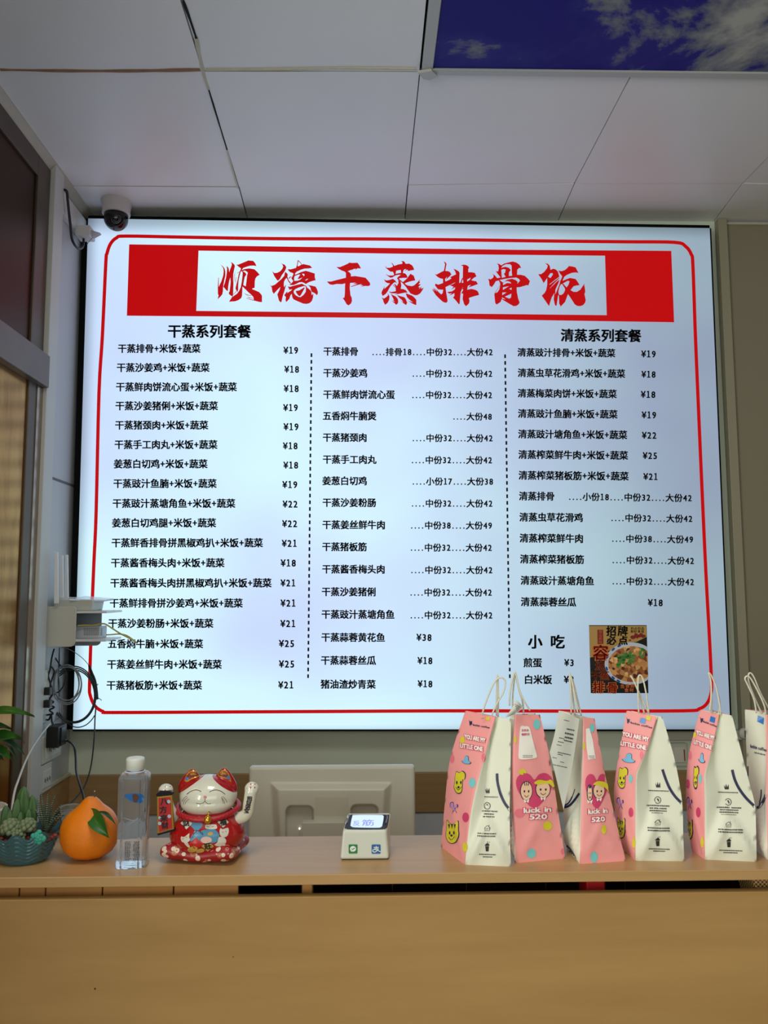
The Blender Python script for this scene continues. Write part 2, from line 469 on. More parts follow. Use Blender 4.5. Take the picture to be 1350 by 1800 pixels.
# horizontal trunking near the top of that wall
p0, p1 = PX(106, 356, XL), PX(138, 402, XL)
zt1 = (p0.z + p1.z) / 2
mb = MB(); mb.box(XL, XL + 0.022, cy0 - 0.02, WY - 0.012, zt1 - 0.045, zt1 + 0.035, 0.003); struct('trim_19', mb, mat('trunking', (208, 208, 206), 0.4))

# ------------------------------------------------------------------ copper clad column on the left wall
copper = mat('gold_mirror', (196, 140, 62), 0.22, 1.0)
f = noise_fac(copper, coords(copper, (2, 5, 1.0)), 2.2, 5, 0.6, 0.4)
LK(copper, ramp(copper, f, [(0.3, (142, 90, 34)), (0.55, (170, 122, 54)), (0.75, (186, 144, 74))]), bsdf(copper).inputs['Base Color'])
frame_m = mat('brushed_bronze', (88, 76, 64), 0.42, 0.55, var=0.18, vscale=14)
tilem = mat('reflecting_tile_strip', (150, 134, 120), 0.18, 0.7, var=0.2, vscale=22)
col = thing('clad_column', 'bronze framed wall column with gold mirror panels left of the lit menu', 'column', (XL, 1.7, 0))
ya = by - 0.004
yst = PX(60, 330, XL).y          # inner edge of the stile
zc0, zc1 = PX(80, 690, XL).z, PX(80, 634, XL).z      # cross bar
mb = MB(); mb.box(XL, XL + 0.012, yst, ya, 0.3, CZ - 0.03, 0.002); put('stile', mb, frame_m, col)
mb = MB(); mb.box(XL, XL + 0.012, 0.9, yst, PX(0, 232, XL).z - 0.0, CZ - 0.03, 0.002); put('top_rail', mb, frame_m, col)
mb = MB(); mb.box(XL, XL + 0.035, 0.9, ya + 0.0, zc0, zc1, 0.002); put('cross_bar', mb, mat('bronze_bar', (112, 100, 94), 0.45, 0.5, var=0.2, vscale=12), col)
mb = MB(); mb.box(XL, XL + 0.004, 0.9, yst, zc1, PX(0, 232, XL).z); put('mirror_panel', mb, mat('gold_mirror_dark_reflection', (62, 36, 16), 0.42, 1.0, var=0.3, vscale=3), col, label='dark upper gold mirror panel')  # dark base colour imitates the reflection in this gold panel
ysl = PX(43, 1000, XL).y
mb = MB(); mb.box(XL, XL + 0.006, 0.9, ysl, 0.3, zc0 - 0.001); put('mirror_panel', mb, copper, col, label='bright lower gold mirror panel')
mb = MB(); mb.box(XL + 0.011, XL + 0.015, ysl + 0.006, ysl + 0.05, 0.3, zc0 - 0.002); put('tile_strip', mb, tilem, col)

# ================================================================== the lit menu
def onsign(lift):
    return lambda u, v: PY(u, v, SY - lift)
panel_m = mat('backlit_film', (235, 240, 250), 0.5)
b = bsdf(panel_m)
tcv = coords(panel_m, (1, 1, 1))
n1 = noise_fac(panel_m, tcv, 1.3, 2, 0.4)
sep = N(panel_m, 'ShaderNodeSeparateXYZ'); LK(panel_m, tcv, sep.inputs[0])
# led strips inside sit towards the left and the middle: the film is a little dimmer to the right and near its edges
mr = N(panel_m, 'ShaderNodeMapRange'); mr.inputs[1].default_value = -0.15; mr.inputs[2].default_value = 1.30; mr.inputs[3].default_value = 1.0; mr.inputs[4].default_value = 0.46
mr.interpolation_type = 'SMOOTHSTEP'
LK(panel_m, sep.outputs[0], mr.inputs[0])
st = math_node(panel_m, 'MULTIPLY', mr.outputs[0], math_node(panel_m, 'ADD', math_node(panel_m, 'MULTIPLY', n1, 0.22), 0.90))
def near_edge(sock, lo, hi, sign):
    q = N(panel_m, 'ShaderNodeMapRange'); q.interpolation_type = 'SMOOTHSTEP'
    q.inputs[1].default_value = lo; q.inputs[2].default_value = hi; q.inputs[3].default_value = 0.5; q.inputs[4].default_value = 1.0
    LK(panel_m, sock, q.inputs[0]); return q.outputs[0]
for so_, lo_, hi_ in ((sep.outputs[0], -1.05, -0.99), (sep.outputs[2], 2.995, 2.92), (sep.outputs[2], 1.09, 1.14)):   # no leds behind the very edge
    st = math_node(panel_m, 'MULTIPLY', st, near_edge(so_, lo_, hi_, 1))
ecol = ramp(panel_m, n1, [(0.32, (197, 215, 249)), (0.58, (205, 239, 254))])
LK(panel_m, ecol, b.inputs['Emission Color']); LK(panel_m, math_node(panel_m, 'MULTIPLY', st, 1.04), b.inputs['Emission Strength'])
b.inputs['Base Color'].default_value = rgb(70, 74, 80)
red_m = emit('backlit_red_ink', (200, 4, 10), 0.85); bsdf(red_m).inputs['Base Color'].default_value = rgb(60, 2, 4)
black_m = mat('black_ink', (10, 10, 14), 0.6, Specular_IOR_Level=0.2)
bsdf(red_m).inputs['Specular IOR Level'].default_value = 0.2
TL, TR, BR, BL = PY(155, 384, SY), PY(1247.5, 401, SY), PY(1284, 1282, SY), PY(128, 1282, SY)
menu = thing('menu_lightbox', 'large lit white menu board with red border hanging on the back wall', 'menu board', ((TL.x + TR.x) / 2, SY, BL.z))
# film with soft creases at its edges
def film(s, t):
    p = (BL.lerp(BR, s)).lerp(TL.lerp(TR, s), t)
    e = min(t, 1 - t, s, 1 - s)
    return p + Vector((0, 0.0006 * math.sin(37 * s) * math.sin(23 * t) if e > 0.02 else 0, 0))
mb = MB(); mb.grid(film, 60, 48, True); put('film_face', mb, panel_m, menu)
mb = MB()
def rim(a, b, wv):
    dy = Vector((0, 1, 0)); n = -(b - a).normalized().cross(dy) * wv
    mb.hexa([a, b, b + dy * 0.08, a + dy * 0.08, a + n, b + n, b + n + dy * 0.08, a + n + dy * 0.08])
for a, b_, wv in ((BL, BR, .007), (BR, TR, .006), (TR, TL, .012), (TL, BL, .022)): rim(a + Vector((0, .0005, 0)), b_ + Vector((0, .0005, 0)), wv)  # black edge, widened to fill the shaded gap around the board with black
mb.hexa([p + Vector((0, 0.05, 0)) for p in (BL, BR, TR, TL)] + [p + Vector((0, 0.079, 0)) for p in (BL, BR, TR, TL)])
put('box_frame', mb, mat('black_edge_and_gap_shade', (10, 10, 11), 0.7, Specular_IOR_Level=0.1), menu)
# border line
bo = [(169, 900), (174, 690), (180, 590), (186, 462), (188, 446), (194, 429), (205, 418), (222, 415), (330, 417), (480, 419.5), (640, 420), (800, 421.5), (950, 423.5), (1100, 425), (1186, 426), (1205, 433), (1215, 447), (1218, 466), (1222, 580), (1227, 700), (1234, 860), (1241, 1010), (1247, 1120), (1250.5, 1195), (1250, 1218), (1243, 1236), (1229, 1246), (1200, 1249.5), (1000, 1250), (800, 1249.5), (600, 1250.5), (400, 1251.5), (200, 1252.5), (182, 1251), (167, 1241), (158.5, 1222), (157.5, 1200), (161, 1090), (165, 990)]
mb = MB(); line_on(mb, sm2(bo, 4), 6.0, onsign(0.0012), True); put('red_border', mb, red_m, menu)
mb = MB(); poly_on(mb, [[(227, 429.5), (540, 434), (900, 439), (1180, 441), (1182.5, 503), (1185, 566.5), (700, 559), (223, 555)], [(349, 440.6), (700, 446), (1063.5, 449.5), (1066.5, 554), (700, 550), (345, 546.5)]], onsign(0.0012)); put('red_banner', mb, red_m, menu)
exec_title = [
 (375, ['165,205 215,235 262,285 285,360 285,470 262,570 240,690 232,740 228,840 215,905 170,965 100,1025 125,935 108,900 105,740 118,510 130,515 128,730 190,600 235,460 245,360 235,290 200,240',
        '310,240 345,260 365,295 378,385 400,310 438,215 435,180 412,145 460,165 500,205 512,240 495,320 475,420 470,560 478,640 470,930 450,965 370,905 368,860 385,845 400,720 410,620 403,510 375,600 355,720 345,835 310,815 237,730 268,650 300,520 318,400 325,300',
        '548,315 520,380 505,480 490,610 484,600 494,480 512,390', '545,490 530,660 522,600 535,500', '715,870 800,915 905,938 900,946 790,930', '780,958 870,985 950,1003 940,1010 850,995',
        '545,205 590,205 700,160 830,105 945,115 990,165 1025,240 960,228 870,232 780,258 710,285 672,335 740,310 850,293 975,315 1040,375 1100,445 1040,480 1000,530 985,600 980,755 930,768 920,785 1000,818 1085,855 1140,915 1155,950 1155,1095 1090,1090 980,1062 880,1040 780,1005 785,998 900,1030 960,1040 950,975 905,925 830,860 760,790 700,730 690,735 688,830 680,950 660,1000 600,1045 520,1075 370,1085 400,1040 450,965 475,955 560,895 610,830 650,740 672,620 690,480 695,400 680,362 650,372 620,480 600,580 590,700 590,800 572,860 555,835 525,770 545,680 570,590 600,440 618,385 560,415 565,405 632,362 655,295 600,255|698,357 745,345 800,375 818,400 800,470 785,600 770,718 712,690 725,600 745,500 785,440 765,400 720,370', '555,840 480,920 475,912 545,832']),
 (470, ['315,155 350,185 410,205 450,265 430,330 400,380 340,460 300,540 250,590 220,560 160,470 130,395 110,355 165,405 230,400 300,365 350,310 375,250 360,210',
        '425,375 470,415 485,440 475,490 510,580 560,640 545,660 500,610 470,545 455,520 420,560 395,610 390,690 400,740 430,690 445,680 400,850 375,920 355,1000 335,1090 315,1100 275,1060 235,910 290,800 310,735 240,800 150,900 120,850 100,740 55,680 95,712 180,680 260,610 330,550 400,470 410,410',
        '480,315 560,315 680,280 700,215 722,90 790,150 825,205 850,190 920,205 1010,225 1065,280 985,295 880,300 800,325 700,370 660,410 655,445 720,420 800,380 910,350 1000,375 1125,415 1125,500 1145,575 1080,590 990,620 915,665 870,640 820,620 760,625 680,665 620,690 540,690 520,680 560,655 600,615 610,590 575,540 570,520 600,470 620,420 590,400 540,385 505,350|715,240 735,125 785,165 805,205 750,240|640,590 635,520 650,475 740,440 780,440 740,500 715,550 770,540 830,510 850,490 780,560 720,585|820,420 870,425 885,455 860,480 850,460|890,580 940,545 970,540 930,575',
        '500,530 540,490 580,480 550,510 520,540',
        '480,720 540,730 620,705 740,675 820,655 880,690 920,705 945,750 1020,810 1045,850 1050,930 1090,890 1085,980 1055,1070 1000,1120 930,1138 850,1130 720,1075 620,1030 590,980 580,900 550,930 520,1020 445,1095 430,1040 440,980 400,930 450,860 480,840 470,880 550,830 590,790 520,800 500,750|625,830 660,790 740,750 860,715 905,718 915,770 910,850 860,920 790,975 740,970 670,930 630,880',
        '670,830 760,815 870,745 890,752 860,810 800,920 770,955 740,945 690,880', '945,690 1040,700 1145,725 1175,780 1200,850 1195,900 1175,930 1120,880 1050,850 1030,800 1025,760 990,710']),
 (565, ['355,260 440,262 520,230 620,185 665,155 720,165 855,160 885,195 935,285 920,298 860,290 790,345 828,300 760,310 690,365 738,320 680,340 625,362 670,390 700,430 700,485 800,475 900,490 1045,515 1100,575 1150,635 1160,690 1110,715 1040,710 920,735 998,702 920,692 965,665 850,690 720,730 690,722 800,685 850,655 740,670 818,632 680,640 672,760 690,930 720,990 725,1070 700,1130 640,1175 590,1135 560,1075 505,1000 545,985 555,900 560,700 565,650 490,668 360,665 270,685 200,675 160,640 130,605 230,605 340,575 460,545 580,515 580,400 550,370 480,345 410,305']),
 (660, ['225,230 270,280 340,280 410,255 412,215 365,160 410,180 445,235 540,200 635,185 640,150 608,125 660,118 700,150 715,185 800,180 870,220 900,270 920,330 850,340 765,358 768,330 745,326 710,350 700,345 730,310 690,315 665,345 652,402 700,412 740,450 760,500 745,520 650,520 562,530 562,550 600,620 615,700 600,780 660,785 720,810 765,870 700,870 600,890 510,910 440,915 528,890 380,885 345,870 315,840 380,855 480,835 480,760 410,690 420,680 480,745 440,660 460,660 510,710 545,640 540,570 510,530 540,490 600,450 560,445 480,460 400,510 350,515 300,480 235,425 320,465 430,460 440,430 415,375 350,370 290,320 250,285|490,350 600,330 605,400 560,405 480,425',
        '200,555 260,580 330,570 410,540 470,580 510,650 460,620 430,640 370,700 330,760 290,840 240,905 170,950 140,880 155,830 190,770 215,710 210,780 290,710 345,650 290,645 240,620',
        '558,535 650,620 740,540 830,420 910,470 945,580 880,590 800,610 700,645 710,670 770,700 860,715 920,695 1000,620 1115,475 1030,590 1060,570 1040,610 1065,620 1020,670 1080,670 1015,740 1055,740 1030,790 1095,715 1080,780 1145,750 1110,820 1060,890 990,930 930,930 830,890 780,820 720,730 650,650 590,600',
        '285,880 310,910 335,960 325,1040 290,1110 230,1160 190,1090 180,1040 145,985 200,1010 260,970 300,930', '360,890 400,920 480,960 525,1010 540,1060 535,1120 495,1160 440,1110 380,1060 460,1090 400,1030 440,1045 410,990',
        '505,920 580,950 680,975 720,1020 755,1110 725,1165 660,1120 585,1045 660,1100 630,1050 560,990', '715,880 790,910 870,940 920,980 970,1040 970,1160 940,1160 860,1120 770,1060 890,1100 810,1040 750,980']),
 (755, ['340,125 385,155 405,190 390,260 375,355 440,358 490,385 520,440 460,500 390,560 415,490 370,545 375,605 460,570 520,530 490,500 630,435 605,360 565,300 630,325 690,360 715,400 705,640 735,630 765,540 790,510 790,430 795,240 740,225 800,205 860,210 910,235 940,275 920,310 920,385 1000,385 1075,400 1115,485 1050,520 990,575 1050,590 1110,600 1150,665 1060,700 920,750 985,680 910,710 895,800 990,780 1080,800 1140,830 1170,890 1175,925 1080,950 960,985 935,1000 950,1060 940,1120 900,1165 860,1190 820,1140 785,1020 798,892 750,890 800,800 770,780 798,722 740,860 715,1140 690,1140 620,1050 555,985 590,950 590,880 540,910 470,940 530,880 470,895 415,855 530,840 600,790 610,740 515,800 570,730 480,690 560,665 620,620 520,670 380,740 395,850 430,1060 420,1095 385,1112 320,1090 240,1020 150,930 60,790 80,800 65,760 120,840 90,745 180,850 135,760 220,860 280,910 310,880 325,800 270,800 200,790 130,700 140,655 210,680 320,640 320,545 250,530 190,495 125,430 170,440 250,395 340,350 370,200|895,560 975,515 960,560 895,605|762,635 790,545 803,635']),
 (850, ['315,180 365,185 420,220 500,175 620,145 690,130 780,155 850,205 895,285 840,285 800,330 795,445 880,445 980,470 1050,535 1100,595 1065,700 1030,690 860,740 785,745 790,850 820,1000 855,1105 830,1150 780,1185 710,1190 620,1140 430,1025 405,1090 310,1155 275,1110 255,905 265,875 395,690 390,640 360,580 290,600 250,670 195,740 140,700 130,600 110,540 170,555 230,510 240,460 205,415 270,460 320,525 400,510 340,430 290,360 345,365 360,290 350,215|420,285 450,235 530,195 630,195 665,230 670,400 680,468 600,475 605,390 645,330 600,280 520,255 470,265|420,330 470,310 525,320 510,400 480,420 525,495 435,518|380,570 500,545 620,525 780,512 840,545 865,585 800,660 810,610 760,570 680,540 560,560 460,630|460,650 500,605 570,595 630,615 660,650 560,640 465,690|460,745 600,715 460,805|605,780 665,750 665,805|445,865 545,865 445,930|505,965 660,895 650,985 610,1012|435,980 525,1030 440,1015|275,880 392,705 375,790 330,860']),
 (940, ['245,165 310,185 355,230 375,330 440,300 500,320 550,370 585,490 490,560 350,670 352,682 580,512 590,522 450,660 345,780 440,690 530,600 590,560 560,650 520,730 490,800 490,910 550,760 590,660 600,600 640,520 650,480 600,420 560,345 640,360 720,330 780,275 810,238 900,250 970,270 1000,330 1040,405 980,390 880,400 760,450 700,495 660,590 750,550 840,520 970,545 1010,600 1065,690 990,700 920,720 850,810 920,850 1000,850 1080,800 1180,650 1175,700 1185,730 1200,850 1180,900 1200,1000 1210,1040 1200,1100 1150,1165 1080,1190 1010,1185 950,1150 880,1040 790,905 760,980 720,1090 615,1200 580,1130 572,940 555,930 545,1000 520,1170 500,1190 475,1150 450,1030 465,880 400,990 365,1100 340,1190 290,1120 220,1020 165,940 230,880 270,810 295,680 295,520 270,560 210,645 175,570 130,500 80,430 150,430 220,380 290,290 310,230|315,490 370,410 420,405 430,440 370,525|575,920 560,850 585,740 620,670 650,665 715,770 720,810 680,890 630,925|670,650 780,590 825,600 800,680 755,745']),
]
mb = MB()
for x0, polys in exec_title:
    for pl in polys:
        loops = [[(x0 + float(a) / 13.5, 450 + float(b) / 13.5) for a, b in (q.split(',') for q in L.split())] for L in pl.split('|')]
        poly_on(mb, loops, onsign(0.0014))
put('title_lettering', mb, red_m, menu)
for s, p0_, p1_ in (('干蒸系列套餐', (294.5, 582), (441.5, 582.5)), ('清蒸系列套餐', (985.5, 589), (1127.5, 590.3)), ('小', (928, 1128), (953.5, 1128)), ('吃', (967, 1128), (993, 1128))):
    mb = MB(); text_on(mb, s, p0_, p1_, onsign(0.0013), 0.034, em=25.5 if len(s) == 1 else None); put('heading', mb, black_m, menu)
MF = '+米饭+蔬菜'
c1 = [('干蒸排骨', 207, 352.5, 612.5, 19, 498, 525, 615.6), ('干蒸沙姜鸡', 205, 368.5, 646, 18, 499.5, 526.5, 649), ('干蒸鲜肉饼流心蛋', 203.5, 416.5, 680, 18, 498.5, 526, 683), ('干蒸沙姜猪俐', 202.6, 383.3, 713.3, 19, 497.5, 524.5, 716.4),
 ('干蒸猪颈肉', 202, 366.2, 747.2, 19, 498, 525.8, 750), ('干蒸手工肉丸', 201, 382.4, 781.4, 18, 497, 524, 783.6), ('姜葱白切鸡', 199.8, 365, 815.3, 18, 497.8, 525, 817.5), ('干蒸豉汁鱼腩', 199, 381, 849.8, 19, 496, 523.6, 851.7),
 ('干蒸豉汁蒸塘角鱼', 197.6, 413.8, 884.7, 22, 496.5, 524, 886), ('姜葱白切鸡腿', 196.7, 380, 919, 22, 495.6, 523.3, 920.4), ('干蒸鲜香排骨拼黑椒鸡扒', 195.8, 462.3, 954, 21, 495, 523, 955), ('干蒸酱香梅头肉', 194.8, 394.8, 989.2, 18, 493, 521, 989.5),
 ('干蒸酱香梅头肉拼黑椒鸡扒', 193.6, 477.6, 1024.6, 21, 492.8, 520.5, 1024.6), ('干蒸鲜排骨拼沙姜鸡', 192.7, 426.9, 1060, 21, 492.8, 520.8, 1060), ('干蒸沙姜粉肠', 190, 375.2, 1095.6, 21, 492.5, 520.5, 1096), ('五香焖牛腩', 189, 357.2, 1131.6, 25, 490, 518.3, 1131),
 ('干蒸姜丝鲜牛肉', 188, 390, 1167.7, 25, 490, 518.5, 1167), ('干蒸猪板筋', 187, 355.3, 1204.4, 21, 488.8, 517, 1203.8)]
for s, a, b_, v, pr, pa, pb, pv in c1:
    mb, mp = MB(), MB()
    text_on(mb, s + MF, (a, v), (b_, v), onsign(0.0013), 0.034, 1.04)
    text_on(mp, '¥%d' % pr, (pa, pv), (pb, pv), onsign(0.0013), 0.03, 1.0)
    put('dish_name', mb, black_m, menu); put('dish_price', mp, black_m, menu)
Z, X_, Q = '....中份32....大份42', None, None
c2 = [('干蒸排骨', 78, 249, 76, '....排骨18....中份32....大份42', 312, 905, 79), ('干蒸沙姜鸡', 77, 294, 181, Z, 508, 903, 184), ('干蒸鲜肉饼流心蛋', 77, 427, 286, Z, 506, 902, 288), ('五香焖牛腩煲', 75, 337, 390, '....大份48', 706, 901, 393),
 ('干蒸猪颈肉', 75, 292, 495, Z, 508, 905, 498), ('干蒸手工肉丸', 75, 337, 602, Z, 504, 902, 605), ('姜葱白切鸡', 73, 292, 706, '....小份17....大份38', 508, 907, 709), ('干蒸沙姜粉肠', 74, 336, 812, Z, 504, 904, 816),
 ('干蒸姜丝鲜牛肉', 73, 381, 920, '....中份38....大份49', 500, 902, 923), ('干蒸猪板筋', 72, 291, 1027, Z, 499, 901, 1031), ('干蒸酱香梅头肉', 72, 380, 1136, Z, 501, 904, 1140), ('干蒸沙姜猪俐', 70, 335, 1246, Z, 497, 901, 1249),
 ('干蒸豉汁蒸塘角鱼', 69, 426, 1356, Z, 498, 904, 1360), ('干蒸蒜蓉黄花鱼', 68, 380, 1468, '¥38', 531, 608, 1468), ('干蒸蒜蓉丝瓜', 66, 335, 1580, '¥18', 536, 612, 1581), ('猪油渣炒青菜', 65, 334, 1696, '¥18', 537, 612, 1694)]
k = 2.769
for s, a, b_, v, ps, pa, pb, pv in c2:
    mb, mp = MB(), MB()
    text_on(mb, s, (540 + a / k, 590 + v / k), (540 + b_ / k, 590 + (v + 1) / k), onsign(0.0013), 0.034, 1.04)
    text_on(mp, ps, (540 + pa / k, 590 + pv / k), (540 + pb / k, 590 + (pv + 1) / k), onsign(0.0013), 0.03, 1.0)
    put('dish_name', mb, black_m, menu); put('dish_price', mp, black_m, menu)
Z2 = '....中份32....大份42'
c3 = [('清蒸豉汁排骨' + MF, 82, 559, 82, '¥19', 684, 758, 89), ('清蒸虫草花滑鸡' + MF, 83, 607, 182, '¥18', 685, 757, 188), ('清蒸梅菜肉饼' + MF, 83, 566, 281, '¥18', 682, 756, 286), ('清蒸豉汁鱼腩' + MF, 84, 570, 380, '¥19', 686, 760, 386),
 ('清蒸豉汁塘角鱼' + MF, 85, 617, 480, '¥22', 687, 761, 485), ('清蒸榨菜鲜牛肉' + MF, 86, 621, 580, '¥25', 691, 765, 584), ('清蒸榨菜猪板筋' + MF, 87, 624, 681, '¥21', 694, 768, 686), ('清蒸排骨', 89, 263, 781, '....小份18....中份32....大份42', 328, 933, 787),
 ('清蒸虫草花滑鸡', 91, 402, 884, Z2, 534, 936, 889), ('清蒸榨菜鲜牛肉', 92, 404, 986, '....中份38....大份49', 538, 940, 990), ('清蒸榨菜猪板筋', 94, 407, 1088, Z2, 540, 944, 1094), ('清蒸豉汁蒸塘角鱼', 97, 456, 1192, Z2, 540, 944, 1197),
 ('清蒸蒜蓉丝瓜', 98, 368, 1296, '¥18', 716, 792, 1300), ('煎蛋', 110, 202, 1592, '¥3', 309, 360, 1592), ('白米饭', 113, 251, 1674, '¥3', 307, 360, 1674)]
k = 2.770
for s, a, b_, v, ps, pa, pb, pv in c3:
    mb, mp = MB(), MB()
    sl = (b_ - a) * 0.006
    text_on(mb, s, (880 + a / k, 590 + (v - sl / 2) / k), (880 + b_ / k, 590 + (v + sl) / k), onsign(0.0013), 0.034, 1.04)
    sl = (pb - pa) * 0.006
    text_on(mp, ps, (880 + pa / k, 590 + (pv - sl) / k), (880 + pb / k, 590 + (pv + sl) / k), onsign(0.0013), 0.03, 1.0)
    put('dish_name', mb, black_m, menu); put('dish_price', mp, black_m, menu)
for (u0, v0, u1, v1) in ((547.5, 621, 541.5, 1197), (887.8, 623, 896.3, 1197)):
    mb = MB(); n = 49
    for i in range(n):
        t0 = i / n; t1 = t0 + 0.56 / n
        line_on(mb, [(u0 + (u1 - u0) * t, v0 + (v1 - v0) * t) for t in (t0, t1)], 3.1, onsign(0.0013))
    put('dashed_divider', mb, black_m, menu)
# dish advert stuck on the film
ad = onsign
def adp(x, y):    # 0..1350 x 0..1575 crop units -> pixel
    return (1030 + x / 11.25, 1090 + y / 11.25)
ad_mats = [mat('ad_black', (12, 11, 12), 0.35), mat('ad_gold', (168, 132, 70), 0.4), mat('ad_red', (120, 24, 22), 0.4), mat('ad_orange', (196, 104, 48), 0.4), mat('ad_bowl', (186, 192, 204), 0.35), mat('ad_blue', (44, 84, 160), 0.35)]
food = mat('ad_food', (140, 80, 40), 0.35)
vv = N(food, 'ShaderNodeTexVoronoi'); vv.inputs['Scale'].default_value = 75; LK(food, coords(food), vv.inputs['Vector'])
rr = N(food, 'ShaderNodeSeparateColor'); LK(food, vv.outputs['Color'], rr.inputs[0])
LK(food, ramp(food, rr.outputs[0], [(0.0, (70, 30, 18)), (0.25, (150, 78, 34)), (0.5, (206, 148, 84)), (0.75, (120, 52, 26)), (0.95, (226, 180, 110))]), bsdf(food).inputs['Base Color'])
green = mat('ad_scallion', (70, 130, 54), 0.4, var=0.5, vscale=60)
# added glow brightens the stuck-on print, which is itself no light source
for q, e in ((ad_mats[1], 0.22), (food, 0.18), (green, 0.15), (ad_mats[4], 0.2), (ad_mats[2], 0.2), (ad_mats[3], 0.2)):
    bq = bsdf(q); bq.inputs['Emission Strength'].default_value = e
    if bq.inputs['Base Color'].links: LK(q, bq.inputs['Base Color'].links[0].from_socket, bq.inputs['Emission Color'])
    else: bq.inputs['Emission Color'].default_value = bq.inputs['Base Color'].default_value
mb = MB()
A = lambda pts: [adp(*p) for p in pts]
mb.mi = 0; poly_on(mb, [A([(60, 100), (1200, 100), (1235, 1445), (95, 1445)])], onsign(0.0018))
mb.mi = 1; poly_on(mb, [A([(62, 115), (1195, 115), (1200, 330), (1000, 430), (700, 470), (470, 600), (80, 745)])], onsign(0.0021))
put('dish_advert', mb, ad_mats, menu, label='printed dish advert with a bowl on black and gold')
adv_o = bpy.data.objects['dish_advert']
mb = MB(); mb.mi = 4
def clip(pts): return [(min(x, 1030 + (1203 + (y - 1090) * 11.25 * 0.026) / 11.25), y) for x, y in pts]
poly_on(mb, [clip(A(circ(890, 860, 520, 420, 48)))], onsign(0.0023))
mb.mi = 5
for a_ in (118, 135, 160, 195, 225, 240):
    t = math.radians(a_); c_ = (890 + 495 * math.cos(t), 860 - 398 * math.sin(t))
    poly_on(mb, [A(circ(c_[0], c_[1], 45, 22, 10, math.radians(90 - a_) * 1.0))], onsign(0.0024))
put('bowl_print', mb, ad_mats, adv_o)
mb = MB(); mb.mi = 0; poly_on(mb, [clip(A(circ(900, 870, 460, 355, 48)))], onsign(0.0025), 4)
mb.mi = 1
for a_ in range(26):
    x = 620 + 520 * random.random(); y = 640 + 200 * random.random() + (x - 900) * -0.3
    poly_on(mb, [clip(A(circ(x, y, 34 + 30 * random.random(), 22 + 14 * random.random(), 9, random.random() * 3)))], onsign(0.0027))
put('food_print', mb, [food, green], adv_o)
mb = MB(); mb.mi = 0
for s, x, y, w in (('招', 400, 215, 205), ('牌', 625, 215, 205), ('必', 410, 400, 190), ('点', 640, 400, 190)):
    text_on(mb, s, adp(x, y), adp(x + w, y), onsign(0.0028), 0.04)
for s, x, y, w in (('四', 885, 165, 60), ('点', 950, 165, 60), ('四', 1020, 165, 60), ('品', 1090, 165, 60), ('鲜', 885, 225, 60), ('好', 950, 225, 60), ('美', 1020, 225, 60), ('味', 1090, 225, 60)):
    text_on(mb, s, adp(x, y), adp(x + w, y), onsign(0.0028), 0.02)
mb.mi = 2
poly_on(mb, [A([(225, 190), (340, 190), (345, 470), (230, 475)])], onsign(0.0026))
for x, y, r in ((930, 340, 55), (1000, 310, 60), (1080, 300, 55), (1140, 320, 45), (870, 400, 25)):
    poly_on(mb, [A(circ(x, y, r, r * 0.7, 9, x))], onsign(0.0026))
mb.mi = 3
for s, x, y, w, e in (('容', 130, 640, 320, 0.085), ('边', 180, 900, 200, 0.03), ('干', 95, 1110, 190, 0.03), ('蒸', 275, 1095, 190, 0.03), ('排', 130, 1330, 240, 0.09), ('骨', 410, 1340, 220, 0.09)):
    text_on(mb, s, adp(x, y), adp(x + w, y), onsign(0.0027), e)
for s, x, y in (('鱼', 680, 1310), ('香', 780, 1300), ('鲜', 880, 1300), ('食', 760, 1385), ('材', 860, 1380)):
    text_on(mb, s, adp(x, y), adp(x + 85, y), onsign(0.0029), 0.03)
for s, y in (('容', 225), ('山', 290), ('美', 360), ('味', 430)):
    text_on(mb, s, adp(250, y), adp(320, y), onsign(0.0029), 0.01)
mb.mi = 2
for s, x, y, w in (('容', 130, 640, 320), ('边', 180, 900, 200), ('干', 95, 1110, 190), ('蒸', 275, 1095, 190), ('排', 130, 1330, 240), ('骨', 410, 1340, 220)):
    text_on(mb, s, adp(x, y), adp(x + w, y), onsign(0.0032), 0.012)
put('advert_lettering', mb, ad_mats, adv_o)
# ================================================================== printed sky panel in the ceiling
fr_m = mat('panel_frame', (184, 186, 188), 0.45)
sky_m = mat('printed_sky', (40, 40, 120), 0.5, Specular_IOR_Level=0.12)
cv = coords(sky_m, (1, 1, 1))
fn = noise_fac(sky_m, cv, 3.4, 7, 0.62, 0.3)
sx = N(sky_m, 'ShaderNodeSeparateXYZ'); LK(sky_m, cv, sx.inputs[0])
bias = math_node(sky_m, 'MULTIPLY', math_node(sky_m, 'ADD', sx.outputs[0], -0.55), 0.28)
sky_c = ramp(sky_m, math_node(sky_m, 'ADD', fn, bias), [(0.46, (34, 28, 134)), (0.555, (46, 44, 140)), (0.61, (120, 124, 140)), (0.74, (186, 186, 182))])
LK(sky_m, sky_c, bsdf(sky_m).inputs['Base Color'])
a, b_, c, d = nodes[2, 7], nodes[4, 7], nodes[4, 8], nodes[2, 8]
c = Vector((nodes[4, 8].x, d.y + 0.0, CZ))
sp = thing('sky_light_panel', 'dark blue ceiling panel printed with clouds in a white frame', 'ceiling panel', ((a.x + b_.x) / 2, (a.y + d.y) / 2, CZ - 0.01))
x0, x1, y0, y1 = d.x + 0.004, 0.75 + 0.0, a.y, d.y - 0.002
x1 = nodes[4, 8].x
fw = 0.024
mb = MB()
mb.box(x0, x0 + fw * 1.25, y0, y1, CZ - 0.012, CZ + 0.01, 0.002); mb.box(x1 - fw, x1, y0, y1, CZ - 0.012, CZ + 0.01, 0.002)
